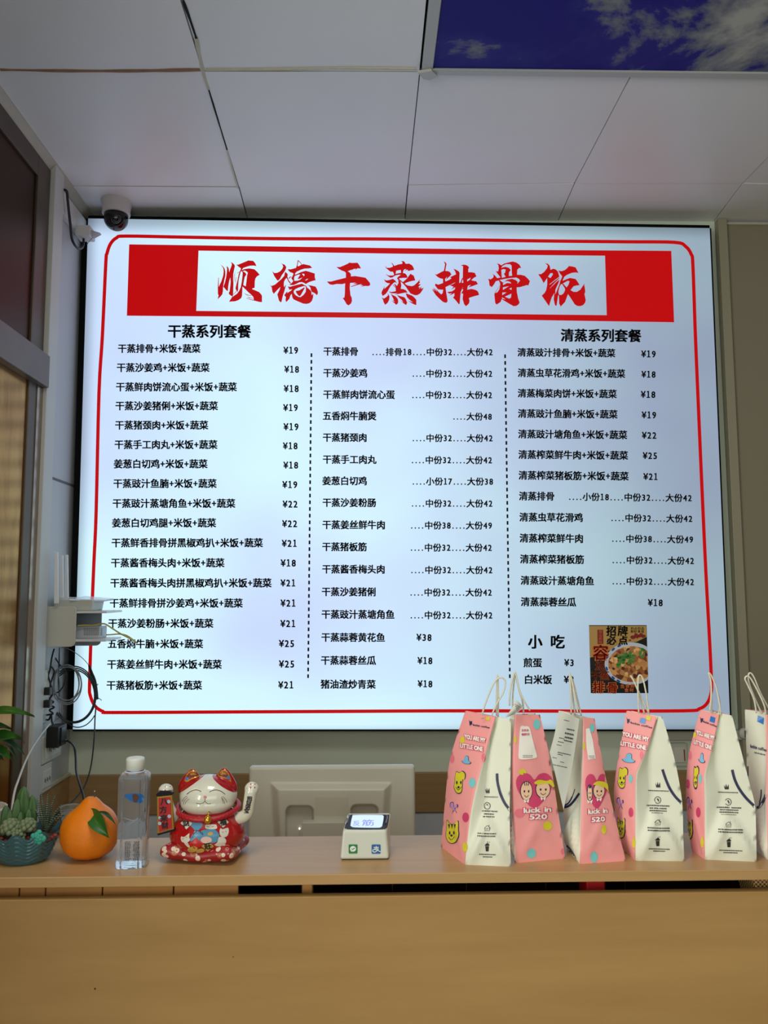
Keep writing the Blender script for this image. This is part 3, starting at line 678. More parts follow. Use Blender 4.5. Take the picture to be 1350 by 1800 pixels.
mb.box(x0, x1, y1 - fw, y1, CZ - 0.0125, CZ + 0.01, 0.002); mb.box(x0, x1, y0, y0 + fw, CZ - 0.0125, CZ + 0.01, 0.002)
put('panel_frame', mb, fr_m, sp)
mb = MB(); mb.box(x0 + fw, x1 - fw, y0 + fw, y1 - fw, CZ - 0.007, CZ + 0.004); put('printed_sheet', mb, sky_m, sp)
mb = MB(); q = Vector((x0 + 0.012, y1 - 0.012, CZ - 0.0125))
mb.prism([q + Vector(p) for p in ((-.026, -.008, 0), (-.01, .018, 0), (.008, .022, 0), (.03, .006, 0), (.012, -.018, 0))], (0.004, 0.002, -0.006)); put('corner_tape', mb, mat('tape', (190, 190, 186), 0.5), sp)

# ================================================================== dome camera and its cables
cc = PZ(205, 354, CZ); s = cc.y / F
dc = thing('dome_camera', 'small white dome security camera with black glass on the ceiling above the menu', 'camera', (cc.x, cc.y, CZ))
mb = MB(); mb.lathe([(24 * s, -0.044), (25 * s, -0.040), (24.2 * s, -0.03), (26.5 * s, -0.01), (27.5 * s, -0.004), (27.5 * s, 0.0)][::-1] if False else [(19 * s, -0.053), (24 * s, -0.053), (25 * s, -0.048), (24.6 * s, -0.035), (26.5 * s, -0.011), (27.5 * s, -0.004), (27.5 * s, -0.001)], cc, 40)
put('housing', mb, mat('camera_white', (204, 198, 200), 0.4), dc)
mb = MB(); R = 21.5 * s
mb.lathe([(R * math.sin(t), -0.068 - R * math.cos(t)) for t in [0.02 + math.pi / 2 * i / 12 for i in range(13)]] + [(R, -0.048)], cc, 40)
put('dome', mb, mat('dome_glass', (6, 6, 9), 0.12), dc)
mb = MB()
for r0, tlt in ((0.4, 0.5), (0.62, 0.8)):
    mb.tube([cc + Vector((0.3 * R + r0 * R * 0.6 * math.cos(t), -R * (0.80 + 0.1 * tlt) , -0.072 - R * 0.35 + r0 * R * 0.6 * math.sin(t))) for t in [2 * math.pi * i / 20 for i in range(20)]], 0.0012, 6, True)
put('lens_ring', mb, mat('lens_ring_grey', (120, 120, 126), 0.3, 0.5), dc)
def cable(name, label, pts, r, m_, n=6, seg=6, group=None, cat='cable'):
    mb = MB(); mb.tube(smooth_path(pts, seg), r, n); o = put(name, mb, m_, label=label, category=cat)
    if group: o['group'] = group
    return o
blk = mat('black_cable', (16, 16, 18), 0.45); gry = mat('grey_cable', (134, 140, 146), 0.45); wht = mat('white_cable', (206, 206, 200), 0.45)
yel = mat('yellow_cable', (196, 182, 88), 0.45)
XC = XL + 0.035
cable('camera_cable', 'black cable looping down the side wall below the ceiling left of the dome camera', [PX(u, v, x) for u, v, x in ((100, 312, XL + .008), (104, 322, XL + .01), (110, 332, XL + .02), (117, 336, XC), (119, 352, XC), (121, 372, XC), (124, 398, XC), (126, 418, XC), (131, 430, XC + .004), (138, 437, XC + .006), (145, 434, XC + .006), (147, 420, XC + .004), (144, 405, XC))], 0.0045, blk)
pc = PY(152, 411, 2.80); s = 2.80 / F
cn = thing('cable_junction_box', 'small pale junction box with a clear plug beside the dome camera', 'junction box', (pc.x, pc.y, pc.z))
mb = MB(); mb.box(XL + 0.018, pc.x + 11 * s, 2.77, 2.83, pc.z - 9 * s, pc.z + 10 * s, 0.003); put('box', mb, mat('junction_white', (208, 206, 206), 0.4), cn)
mb = MB(); mb.prism([(pc.x + 10 * s, 2.79, pc.z + 5 * s), (pc.x + 26 * s, 2.79, pc.z + 0 * s), (pc.x + 14 * s, 2.79, pc.z - 7 * s), (pc.x + 10 * s, 2.79, pc.z - 7 * s)], (0, 0.018, 0), 0.001); put('plug', mb, mat('plug_clear', (206, 210, 220), 0.2, Transmission_Weight=0.4), cn)
mb = MB(); mb.tube(smooth_path([PY(172, 412, 2.80), PY(163, 418, 2.80), PY(157, 424, 2.80), PY(153, 430, 2.80)]), 0.0012); put('wire', mb, gry, cn)

# ================================================================== counter
ZB = PY(675, 1554.5, 1.474).z; ZP = PY(675, 1575, 1.474).z
ledge_m = wood('ledge_wood', (190, 152, 102), (172, 134, 86), 0.36, (1.0, 10, 10))
front_m = wood('front_wood', (176, 138, 84), (160, 122, 70), 0.45, (0.8, 10, 7))
mb = MB(); mb.box(-1.034, 1.5, 1.474, 1.698, ZB, LZ, 0.0015)
o = put('counter_ledge', mb, ledge_m, label='long light wood ledge along the top of the counter', category='counter top')
ct = thing('counter', 'wide light wood counter front below the ledge', 'counter', (0.2, 1.6, 0))
mb = MB(); mb.box(-1.034, 1.5, 1.474, 1.492, 0.0, ZP, 0.001); put('front_panel', mb, front_m, ct)
for k, (px, pz) in enumerate(((167, 1738), (410, 1682))):
    q = PY(px, pz, 1.474); mb = MB(); mb.ball(q, 0.0017 - .0007 * k, 8, 6, (1, 0.35, 1)); put('nail_head', mb, mat('nail_dark', (60, 40, 24), 0.6), ct)
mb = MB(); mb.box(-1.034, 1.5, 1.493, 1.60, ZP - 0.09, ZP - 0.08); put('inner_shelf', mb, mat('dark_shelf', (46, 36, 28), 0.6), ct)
tl = mat('copper_tile', (206, 146, 84), 0.35, 0.2, var=0.2, vscale=12); td = mat('dark_bronze_tile', (58, 40, 30), 0.18, 0.8, var=0.4, vscale=9)  # copper tone set bright and matt to imitate reflected wood
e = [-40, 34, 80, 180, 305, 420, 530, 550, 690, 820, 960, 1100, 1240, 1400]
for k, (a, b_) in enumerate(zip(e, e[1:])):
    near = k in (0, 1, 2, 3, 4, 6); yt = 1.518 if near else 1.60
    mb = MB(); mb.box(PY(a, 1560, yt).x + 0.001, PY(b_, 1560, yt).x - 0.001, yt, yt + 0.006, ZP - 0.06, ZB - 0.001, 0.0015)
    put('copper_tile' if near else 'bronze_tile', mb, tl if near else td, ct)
mb = MB(); mb.box(-1.034, 1.5, 1.6065, 1.62, 0.0, ZB - 0.0005); put('rear_panel', mb, front_m, ct)
mb = MB(); mb.box(-1.034, 1.5, 1.70, 2.42, 0.72, 0.75, 0.002); put('work_top', mb, front_m, ct)
mb = MB(); mb.box(-1.034, 1.5, 1.621, 1.70, 0.70, 0.75); put('work_top_bracket', mb, front_m, ct)
for x in (-1.0, 0.2, 1.45):
    mb = MB(); mb.box(x, x + 0.04, 2.36, 2.40, 0.0, 0.72); put('leg', mb, front_m, ct)
# things in the gap
xa, xb = PY(1026, 1560, 1.55).x, PY(1059, 1560, 1.55).x
mb = MB(); mb.box(xa, xb, 1.53, 1.585, ZP - 0.08, ZB - 0.004, 0.003); put('red_box', mb, mat('red_card', (178, 22, 24), 0.45), label='small red box in the dark gap under the ledge', category='box')
xa, xb = PY(1308, 1560, 1.55).x, PY(1420, 1560, 1.55).x
wk = mat('wicker', (150, 112, 66), 0.7); w = N(wk, 'ShaderNodeTexChecker'); w.inputs['Scale'].default_value = 260; LK(wk, coords(wk), w.inputs['Vector'])
w.inputs[1].default_value = rgb(190, 150, 92); w.inputs[2].default_value = rgb(84, 54, 28); LK(wk, w.outputs[0], bsdf(wk).inputs['Base Color'])
mb = MB(); mb.hexa([(xa + .02, 1.52, ZP - .08), (xb, 1.52, ZP - .08), (xb, 1.59, ZP - .08), (xa + .02, 1.59, ZP - .08), (xa, 1.515, ZB - .006), (xb, 1.515, ZB - .006), (xb, 1.594, ZB - .006), (xa, 1.594, ZB - .006)], 0.004)
put('woven_basket', mb, wk, label='woven brown basket at the right end of the gap under the ledge', category='basket')

# ================================================================== router shelf on the left wall
yN = PX(75, 1100, XL).y; yF = 2.845; DY = yN - 2.42; ym = (yN + yF) / 2
plast = mat('shelf_plastic', (198, 198, 188), 0.4); plast_d = mat('shelf_plastic_grey', (150, 152, 156), 0.4); bright = mat('router_white', (226, 228, 232), 0.35)
rs = thing('wall_shelf', 'small white plastic router shelf with two boards on the side wall', 'shelf', (XL, (yN + yF) / 2, PY(100, 1137, yN).z))
def plate(y0, y1, xr, zt, zb_, r, m_):
    mb = MB(); P = [(XL, zt), (xr - r * .4, zt), (xr, zt - r * .4)]
    for i in range(7):
        a = math.pi / 2 * i / 6; P.append((xr - r + r * math.cos(a), zb_ + r - r * math.sin(a)))
    P.append((XL, zb_)); mb.prism([(x, y0, z) for x, z in P], (0, y1 - y0, 0), 0.0015); return put('side_plate', mb, m_, rs)
zT, zBt = PY(133, 1066, yN).z, PY(133, 1137, yN).z
plate(yN, yN + 0.006, PY(133, 1100, yN).x, zT, zBt, 0.018, plast)
plate(yF, yF + 0.006, PY(178, 1100, yF).x, zT, zBt - .008, 0.018, plast_d)
zu, zl = PY(160, 1074, min(2.5 + DY, 2.855)).z, PY(160, 1122.5, min(2.5 + DY, 2.855)).z
for z in (zu, zl):
    mb = MB(); mb.box(XL, PY(209, 1080, min(2.56 + DY, 2.855)).x, yN + 0.006, yF, z - 0.006, z + 0.001, 0.001); put('board', mb, bright, rs)
    o = rs.children[-1]
rt = thing('wifi_router', 'white router with upright antennas on top of the wall shelf', 'router', (-1.0, ym, zu + 0.001))
xa = XL + 0.02; xb = PY(178, 1060, min(2.55 + DY, 2.855)).x; xt = PY(196, 1060, min(2.55 + DY, 2.855)).x
mb = MB(); zt_ = PY(150, 1049, min(2.55 + DY, 2.855)).z
mb.hexa([(xa, yN + .04, zu + .001), (xb, yN + .04, zu + .001), (xb, yF - .03, zu + .001), (xa, yF - .03, zu + .001), (xa, yN + .03, zt_ - .006), (xb + .004, yN + .03, zt_ - .010), (xb + .004, yF - .02, zt_ - .004), (xa, yF - .02, zt_)], 0.004)
put('body', mb, plast, rt)
mb = MB(); mb.hexa([(xb - .07, yN + .02, zt_ - .012), (xt, yN + .06, zt_ - .016), (xt, yF - .02, zt_ - .012), (xb - .07, yF - .01, zt_ - .003), (xb - .07, yN + .02, zt_ - .007), (xt, yN + .06, zt_ - .010), (xt, yF - .02, zt_ - .006), (xb - .07, yF - .01, zt_ + .003)], 0.0015)
put('lid', mb, mat('router_lid', (214, 222, 240), 0.2), rt)
for (u0, u1, vt, vb, Y) in ((94.5, 102.5, 970, 1061, 2.645), (104, 111.5, 976, 1051, 2.71), (112.5, 120, 975, 1051, 2.78)):
    p0, p1 = PY(u0, vb, Y), PY(u1, vb, Y); q0, q1 = PY(u0 + 1.5, vt, Y), PY(u1 - 1, vt, Y)
    mb = MB(); h = Vector((0, 0.007, 0))
    mb.hexa([p0, p1, p1 + h, p0 + h, q0, q1, q1 + h, q0 + h], 0.0015); put('antenna', mb, bright, rt)
md = thing('modem', 'small white modem with a perforated side on the lower shelf board', 'modem', (-0.97, ym, zl + .001))
xm = PY(187, 1110, min(2.56 + DY, 2.855)).x; zm = PY(160, 1100.5, min(2.52 + DY, 2.855)).z
mb = MB(); mb.box(XL + .03, xm, yN + .07, yF - .03, zl + .001, zm, 0.003); body = put('body', mb, mat('modem_white', (188, 190, 196), 0.4), md)
on = surface([body])(0.0006); mb = MB()
for i in range(11):
    for j in range(5):
        line_on(mb, [(147.5 + i * 3.0 + j * .0, 1104.5 + j * 2.6), (149.3 + i * 3.0, 1106.2 + j * 2.6)], 0.9, on)
put('vent_holes', mb, mat('vent_dark', (60, 60, 64), 0.6), md)
cable('network_cable', 'yellow network cable bending out of the router shelf', [PY(u, v, min(Y + DY, 2.855)) for u, v, Y in ((136, 1100, 2.47), (150, 1099, 2.475), (165, 1099, 2.475), (178, 1096.5, 2.475), (186, 1097.5, 2.475), (198, 1105, 2.475), (212, 1114, 2.475), (226, 1121, 2.475), (237, 1127.5, 2.475), (239, 1129, 2.485), (233, 1124, 2.50), (222, 1117, 2.51), (210, 1114.5, 2.52), (196, 1115.5, 2.53), (187, 1116, 2.535))], 0.0026, yel)

# ---- cables hanging under the shelf
def cpath(ps, Y, dx=0): return [PY(u, v, Y + (p[2] if len(p) > 2 else 0)) for p in ps for u, v in (p[:2],)]
def crop2(ps): return [(60 + p[0] / 9.64, 1130 + p[1] / 9.64) + tuple(p[2:]) for p in ps]
loop = []
for k in range(4):
    for i in range(14):
        a = 2 * math.pi * i / 14; loop.append((117 + (26.5 - 1.6 * ((k * 5) % 4)) * math.cos(a - 1.9) + 1.2 * math.sin(k * 2.1), 1202 + (35 - 1.9 * ((k * 3) % 4)) * math.sin(a - 1.9) + 1.5 * math.cos(k * 1.7), .004 * k + 0.004 * math.sin(a)))
cable('coiled_cable', 'grey cable wound in a coil under the router shelf', [PY(93, 1136, min(2.60 + DY, 2.855)), PY(100, 1155, min(2.60 + DY, 2.855)), PY(106, 1168, min(2.60 + DY, 2.855))] + [PY(u, v, 2.775 + d * .8) for u, v, d in loop] + [PY(110, 1252, min(2.60 + DY, 2.855)), PY(98, 1265, min(2.56 + DY, 2.855)), PY(88, 1275, min(2.52 + DY, 2.855))], 0.0021, gry, 6, 3)
lp = []
for k in range(3):
    for i in range(16):
        a = 2 * math.pi * i / 16; lp.append((129 + (40 - k * 1.4) * math.cos(a - 2.2), 1221 + (50 - k * 2.2) * math.sin(a - 2.2) + k, .005 * k))
cable('bundled_cable', 'thick black cable tied in a large loop beside the grey coil', [PY(u, v, 2.815 + d) for u, v, d in lp], 0.0022, blk, 6, 3)
mb = MB(); mb.tube(smooth_path([PY(u, v, min(2.635 + DY, 2.855)) for u, v in crop2([(930, 375), (975, 520), (1025, 660), (1050, 830), (1060, 960)])]), [0.0035 + 0.003 * min(1, i / 8) for i in range(25)], 7)
mb.tube([PY(u, v, min(2.63 + DY, 2.855)) for u, v in crop2([(1040, 710), (1085, 700), (1075, 718)])], 0.0012); mb.tube([PY(u, v, min(2.63 + DY, 2.855)) for u, v in crop2([(1055, 930), (1100, 940), (1145, 975)])], 0.0012)
put('cable_sleeve', mb, mat('tape_black', (12, 12, 13), 0.6), label='black taped bundle with loose ties on the cable loop', category='cable sleeve')
cable('thin_cable', 'thin grey wire arching from the shelf to the taped bundle', cpath(crop2([(430, 75), (560, 95), (700, 170), (830, 270), (925, 375)]), min(2.63 + DY, 2.84)), 0.0012, gry)
cable('hanging_cable', 'long thin black cable dropping in front of the menu to the counter', [PY(u, v, min(Y + DY, 2.855)) for u, v, Y in ((169, 1240, 2.62), (167, 1262, 2.6), (166, 1290, 2.55), (163, 1325, 2.5), (158, 1355, 2.45), (148, 1383, 2.4), (135, 1400, 2.35), (120, 1416, 2.3), (108, 1425, 2.28), (96, 1434, 2.27))], 0.0024, blk)
cable('dark_cable', 'short black cable running down from the shelf to the sockets', cpath(crop2([(120, 85), (170, 220), (260, 370), (340, 480), (300, 620), (270, 760), (290, 900)]), min(2.50 + DY, 2.84)), 0.0026, blk)
cable('vertical_cable', 'straight black cable hanging from the middle of the shelf', cpath(crop2([(425, 80), (425, 300), (418, 500), (415, 700), (425, 900), (410, 960)]), min(2.57 + DY, 2.84)), 0.0020, blk)
cable('twisted_cable', 'black cable curling out and back inside the grey coil', cpath(crop2([(300, 80), (330, 200), (440, 380), (530, 480), (545, 580), (500, 720), (430, 820), (360, 860), (320, 920)]), min(2.54 + DY, 2.84)), 0.0024, blk)
cable('power_lead', 'tangled black lead hanging beside the wall socket', cpath(crop2([(340, 100), (300, 250), (270, 450), (240, 560), (280, 700), (310, 860), (260, 960), (330, 1000), (250, 1050), (340, 1090), (260, 1140), (320, 1200), (200, 1230), (190, 1290), (250, 1300), (290, 1210), (300, 1330), (330, 1400)]), min(2.47 + DY, 2.84)), 0.0030, blk)
cable('lower_cable', 'thin black cable sagging below the black loop in front of the menu', cpath(crop2([(340, 1060), (420, 1170), (520, 1320), (640, 1410), (760, 1430), (880, 1390), (970, 1310), (1025, 1230)]), min(2.62 + DY, 2.84)), 0.0018, blk)
# ---- sockets
sock_m = mat('socket_white', (204, 206, 196), 0.4); slot_m = mat('slot_dark', (60, 58, 56), 0.6)
def socket(label, u0, v0, v1, u1, u2, slots=True):
    p = PX(u0, v0, XL + 0.0); y0 = p.y; z1 = p.z; z0 = PY(u0, v1, y0).z
    xr = PY(u1, v0, y0).x; y1 = PX(u2, v0, xr).y
    t = thing('wall_socket', label, 'socket', (XL, (y0 + y1) / 2, z0), 'sockets on the side wall')
    mb = MB(); mb.box(XL + 0.0005, xr, y0, y1, z0, z1, 0.003); put('housing', mb, sock_m, t)
    w = y1 - y0; mb = MB(); mb.box(xr, xr + 0.002, y0 + w * .14, y1 - w * .12, z0 + (z1 - z0) * .16, z1 - (z1 - z0) * .22, 0.001); f_ = put('face_plate', mb, mat('socket_face', (214, 216, 210), 0.35), t)
    if slots:
        mb = MB()
        for k in range(3):
            yc = y0 + w * (.30 + .20 * k); zc = z0 + (z1 - z0) * .45
            mb.box(xr + 0.002, xr + 0.0026, yc, yc + w * .035, zc - .006, zc + .006); mb.box(xr + 0.002, xr + 0.0026, yc + w * .08, yc + w * .11, zc - .010, zc + .002)
        put('slot', mb, slot_m, f_)
    return t, xr, y0, y1, z0, z1
t1 = socket('white double wall socket under the black adapter', 62.6, 1296, 1345.5, 76, 109)
t2 = socket('white wall socket lowest on the side wall', 60.8, 1347.5, 1398, 72.7, 91.6)
t3 = socket('grey wall socket half hidden by tangled black cables', 70, 1180, 1275, 73, 88, False)
# black adapter
Yd = t1[2] + 0.02; s = Yd / F
x0_, x1_ = PY(79, 1295, Yd).x, PY(102, 1295, Yd).x
za, zb2 = PY(90, 1278, Yd).z, PY(90, 1315, Yd).z
ad_t = thing('power_adapter', 'chunky black power adapter plugged into the double wall socket', 'adapter', (x1_, Yd + .03, zb2))
mb = MB(); mb.box(max(x0_, t1[1] + 0.001), x1_, Yd, Yd + 0.075, zb2, za, 0.002); put('body', mb, mat('adapter_black', (14, 14, 16), 0.4), ad_t)
mb = MB(); mb.box(x1_, x1_ + 0.004, Yd + 0.02, Yd + 0.05, zb2 + .006, za - .006, 0.001); put('side_panel', mb, mat('adapter_grey', (40, 42, 46), 0.3), ad_t)
pl = PY(83, 1215, 2.645)
mb = MB(); mb.box(pl.x - .012, pl.x + .012, 2.635, 2.66, pl.z - .012, pl.z + .012, 0.002); put('plug', mb, mat('adapter_black', (14, 14, 16), 0.4), label='small black plug among the cables above the adapter', category='plug')
pl = PY(84, 1236, 2.645)
mb = MB(); mb.box(pl.x - .014, pl.x + .010, 2.635, 2.66, pl.z - .014, pl.z + .010, 0.003); put('plug', mb, mat('adapter_black', (14, 14, 16), 0.4), label='black plug buried in the tangle under the small plug', category='plug')
cable('adapter_cable', 'black cable curving from the adapter down towards the orange', [PY(u, v, Y) for u, v, Y in ((113, 1302, Yd + .05), (120, 1303, Yd + .05), (130, 1312, 2.56), (133, 1330, 2.52), (134, 1355, 2.45), (140, 1378, 2.33), (147, 1400, 2.26), (148, 1416, 2.2), (146, 1424, 2.15))], 0.0034, blk)
q = PY(144.5, 1430, 2.14)
mb = MB(); mb.hexa([q + Vector(p) for p in ((-.006, -.004, -.022), (.005, -.004, -.022), (.005, .004, -.022), (-.006, .004, -.022), (-.004, -.004, .018), (.006, -.004, .018), (.006, .004, .018), (-.004, .004, .018))], 0.001)
put('cable_plug', mb, mat('adapter_black', (14, 14, 16), 0.4), label='black cable plug hanging behind the orange', category='plug')
cable('white_cable', 'pale cable sweeping down across the side wall to the cactus bowl', [PY(u, v, Y) for u, v, Y in ((88, 1272, 2.60), (80, 1282, 2.55), (70, 1295, 2.45), (55, 1318, 2.25), (42, 1345, 2.05), (32, 1372, 1.86), (26, 1390, 1.82), (22, 1412, 1.78), (20, 1440, 1.76), (20, 1480, 1.74))], 0.0026, wht)
# switches below the menu on the right
def wallplate(label, u0, v0, u1, v1, sw):
    p0, p1 = PY(u0, v1, WY - .012), PY(u1, v0, WY - .012)
    t = thing('light_switch', label, 'switch', ((p0.x + p1.x) / 2, WY, p0.z))
    mb = MB(); mb.box(p0.x, p1.x, WY - 0.014, WY - .0005, p0.z, p1.z, 0.002); put('plate', mb, sock_m, t)
    a, b_ = PY(sw[0], sw[3], WY - .014), PY(sw[2], sw[1], WY - .014)
    mb = MB(); mb.hexa([(a.x, WY - .018, a.z), (b_.x, WY - .018, a.z), (b_.x, WY - .013, a.z), (a.x, WY - .013, a.z), (a.x, WY - .015, b_.z), (b_.x, WY - .015, b_.z), (b_.x, WY - .013, b_.z), (a.x, WY - .013, b_.z)], 0.001); r_ = put('rocker', mb, mat('rocker', (214, 212, 200), 0.35), t)
    mb = MB(); mb.box(b_.x - .006, b_.x - .003, WY - .0195, WY - .016, a.z + .006, b_.z - .006); put('indicator_line', mb, mat('red_line', (150, 60, 40), 0.5), r_)
wallplate('square white light switch below the right end of the menu', 1178, 1306, 1207, 1347, (1186, 1314, 1204, 1340))
p0, p1 = PY(1150, 1302, WY - .03), PY(1330, 1284, WY - .03)
mb = MB(); mb.box(p0.x, p1.x, WY - 0.03, WY - .0005, p0.z, p1.z, 0.003)
bxk = put('cable_trunking', mb, mat('trunk_grey', (186, 186, 172), 0.45), label='pale horizontal cable trunking on the wall below the menu', category='trunking')
t = thing('rotary_dial', 'small round white dial on the wall behind the rightmost bag', 'dial', PY(1307, 1289, WY - .03))
q = PY(1307, 1289, WY - .03); mb = MB()
mb.lathe([(0.020, 0), (0.020, 0.006), (0.017, 0.012), (0.006, 0.013)], (0, 0, 0), 24); bmesh.ops.rotate(mb.bm, verts=mb.bm.verts, cent=(0, 0, 0), matrix=Matrix.Rotation(math.pi / 2, 3, 'X')); bmesh.ops.translate(mb.bm, verts=mb.bm.verts, vec=q); put('knob', mb, sock_m, t)
mb = MB(); mb.box(q.x - .002, q.x + .002, q.y - .0155, q.y - .012, q.z - .012, q.z + .012); put('pointer', mb, slot_m, t)
# ================================================================== leafy plant at the left edge
leafm = mat('leaf_green', (42, 94, 32), 0.35, var=0.25, vscale=16)
leafd = mat('leaf_dark', (30, 70, 42), 0.35, var=0.2, vscale=16)
def leaf(mb, base, tip, width, nrm, bend=0.15, nu=10, nv=6):
    base, tip, nrm = Vector(base), Vector(tip), Vector(nrm).normalized()
    ax = tip - base; L = ax.length; sd = ax.cross(nrm).normalized(); up = sd.cross(ax).normalized()
    def fn(a, b_):
        w = width * (math.sin(math.pi * min(1, a * 1.02)) ** 0.8) * (1 - 0.35 * a)
        t = (b_ - 0.5) * 2
        return base + ax * a + sd * (t * w / 2) + up * (bend * L * math.sin(math.pi * a) + 0.18 * width * abs(t))
    mb.grid(fn, nu, nv, True)
PYp = 1.62
cpx = PY(-42, 1480, PYp)
pp = thing('potted_plant', 'leafy green houseplant in a pale ribbed pot at the left end of the ledge', 'plant', (cpx.x, PYp, LZ))
ctr = Vector((cpx.x, PYp, LZ))
mb = MB(); mb.lathe([(.034, 0), (.038, .004), (.047, .06), (.052, .078), (.053, .082), (.048, .082), (.046, .07), (.02, .068)], ctr, 64, lambda a: (math.cos(a) * (1 + .02 * math.cos(24 * a)), math.sin(a) * (1 + .02 * math.cos(24 * a))))
put('pot', mb, mat('ribbed_pot', (206, 204, 194), 0.45), pp)
top = ctr + Vector((0, 0, .07))
for (bu, bv, tu, tv, w, mm) in ((-40, 1270, 62, 1261, .030, leafm), (-30, 1318, 41, 1301, .044, leafm), (-8, 1300, 44, 1328, .016, leafd), (-20, 1318, 22, 1338, .026, leafm), (-40, 1295, 22, 1283, .03, leafd), (-30, 1330, 8, 1338, .03, leafd), (12, 1312, 31, 1338, .008, leafd), (-30, 1290, -60, 1240, .04, leafm), (-50, 1330, -90, 1350, .04, leafm)):
    b0, t0 = PY(bu, bv, PYp), PY(tu, tv, PYp - 0.04)
    mb = MB(); leaf(mb, b0, t0, w, (0.1, -0.6, 0.8)); lf = put('leaf', mb, mm, pp)
    mb = MB(); mb.tube(smooth_path([top, top.lerp(b0, .5) + Vector((.004, 0, .02)), b0], 5), 0.0016); put('stem', mb, leafm, lf)

# ================================================================== cactus bowl
base = PZ(42, 1512, LZ); BY = base.y; sc = BY / F
cb = thing('cactus_bowl', 'teal wavy ceramic bowl planted with small cacti and succulents', 'planter', base)
glaze = mat('teal_glaze', (58, 104, 116), 0.22, var=0.15, vscale=20, Coat_Weight=0.3)
mb = MB(); NR = 20; n = 144; rings = []
def bowl(a, t):
    r = (34 + (58 - 34) * (t ** 0.62)) * sc; z = t * 50 * sc
    fl = 0.5 + 0.5 * math.cos(9 * a + 0.6)
    r *= 1 + 0.05 * t * (2 * fl - 1); z += t * t * 5.5 * sc * (2 * fl - 1)
    r += 0.9 * sc * math.sin(t * 46 - 2.2 * (2 * fl - 1)) * (1 if 0.12 < t < 0.97 else 0)
    return base + Vector((r * math.cos(a), r * math.sin(a) * 0.86, z))
mb.grid(lambda u, v: bowl(u * 2 * math.pi, v), n, 44, True)
mb.grid(lambda u, v: base + (bowl(-u * 2 * math.pi, 1 - .45 * v) - base) * (1 - 0.045 * (0.3 + v)) , n, 8, True)
mb.lathe([(34 * sc, 0.0005), (30 * sc, 0.0)], base, 48, lambda a: (math.cos(a), .86 * math.sin(a)))
bmesh.ops.remove_doubles(mb.bm, verts=mb.bm.verts, dist=1e-5)
put('bowl', mb, glaze, cb)
soil_z = 41 * sc
soil = mat('soil_grit', (70, 52, 42), 0.9, bump=1.0, bscale=500, var=0.5, vscale=150)
mb = MB(); mb.lathe([(54 * sc, soil_z - .006), (50 * sc, soil_z), (25 * sc, soil_z + .006), (0.5 * sc, soil_z + .008)], base, 40, lambda a: (math.cos(a), .84 * math.sin(a))); put('soil', mb, soil, cb)
cg = mat('cactus_green', (70, 104, 58), 0.55, var=0.3, vscale=60); cg2 = mat('cactus_grey_green', (118, 132, 98), 0.6, var=0.2, vscale=80)
for (u, vt, r, vb, dy) in ((39, 1383, 11.5, 1452, .012), (29, 1404, 9, 1455, .0), (9, 1416, 7.5, 1452, .004), (17, 1424, 7, 1458, -.006), (52, 1398, 9, 1455, .016), (35, 1427, 6, 1460, -.012), (46, 1422, 7, 1458, .0)):
    b0 = PY(u + (3 if u > 40 else 0), vb, BY + dy); t0 = PY(u, vt, BY + dy); h = t0.z - b0.z; mb = MB()
    b0.z = min(b0.z, LZ + soil_z); h = t0.z - b0.z
    mb.lathe([(r * sc * q, h * z) for q, z in ((.62, 0), (.9, .18), (1, .42), (.95, .66), (.75, .84), (.42, .95), (.12, 1.0))], b0, 32, lambda a: (math.cos(a) * (1 + .13 * math.cos(5 * a + u)), math.sin(a) * (1 + .13 * math.cos(5 * a + u))))
    put('cactus_column', mb, cg, cb)
for (u, v, n_, R) in ((20, 1455, 26, 15), (50, 1452, 22, 13), (33, 1470, 16, 11)):
    c0 = PY(u, v, BY - (.022 if v < 1460 else .034)); mb = MB()
    for k in range(n_):
        t = math.acos(1 - 1.5 * (k + .5) / n_); ph = k * 2.39996
        d = Vector((math.sin(t) * math.cos(ph), math.sin(t) * math.sin(ph) - .25, math.cos(t)))
        mb.ball(c0 + d * R * sc * .8, R * sc * .34, 10, 7)
    mb.ball(c0, R * sc * .8, 14, 9)
    put('bobble_cactus', mb, cg2, cb)
zm = mat('zebra_leaf', (34, 54, 40), 0.45)
wv = N(zm, 'ShaderNodeTexWave'); wv.bands_direction = 'Z'; wv.inputs['Scale'].default_value = 85; wv.inputs['Distortion'].default_value = 1.5
LK(zm, coords(zm), wv.inputs['Vector']); LK(zm, ramp(zm, wv.outputs['Fac'], [(0.66, (30, 50, 36)), (0.82, (128, 138, 120))]), bsdf(zm).inputs['Base Color'])
z0 = PY(80, 1466, BY + .006); z0.z = LZ + soil_z
for (u, v, dy) in ((64, 1401, .01), (72, 1392, .012), (84, 1394, .02), (97, 1398, .004), (108, 1414, .0), (112, 1425, -.012), (118, 1430, .004), (90, 1412, -.018), (75, 1412, -.016), (103, 1437, -.018), (60, 1420, .008)):
    t0 = PY(u, v, BY + dy + .004); mb = MB()
    d = t0 - z0; mb.tube([z0 + d * k / 8 + Vector((0, 0, .006 * math.sin(math.pi * k / 8))) for k in range(9)], [max(.0003, .0044 * (1 - k / 8) ** .7) for k in range(9)], 8)
    put('zebra_leaf', mb, zm, cb)
q = PY(66, 1472, BY - .04); teal = mat('teal_rosette', (58, 166, 146), 0.5); mb = MB()
for k in range(14):
    a = k * 2.39996; r = (2 + 8 * k / 14) * sc
    mb.ball(q + Vector((r * math.cos(a), -.004 + .004 * k / 14, r * math.sin(a))), (3.0 + 2.4 * k / 14) * sc, 10, 6, (1, .45, 1))
put('rosette', mb, teal, cb)
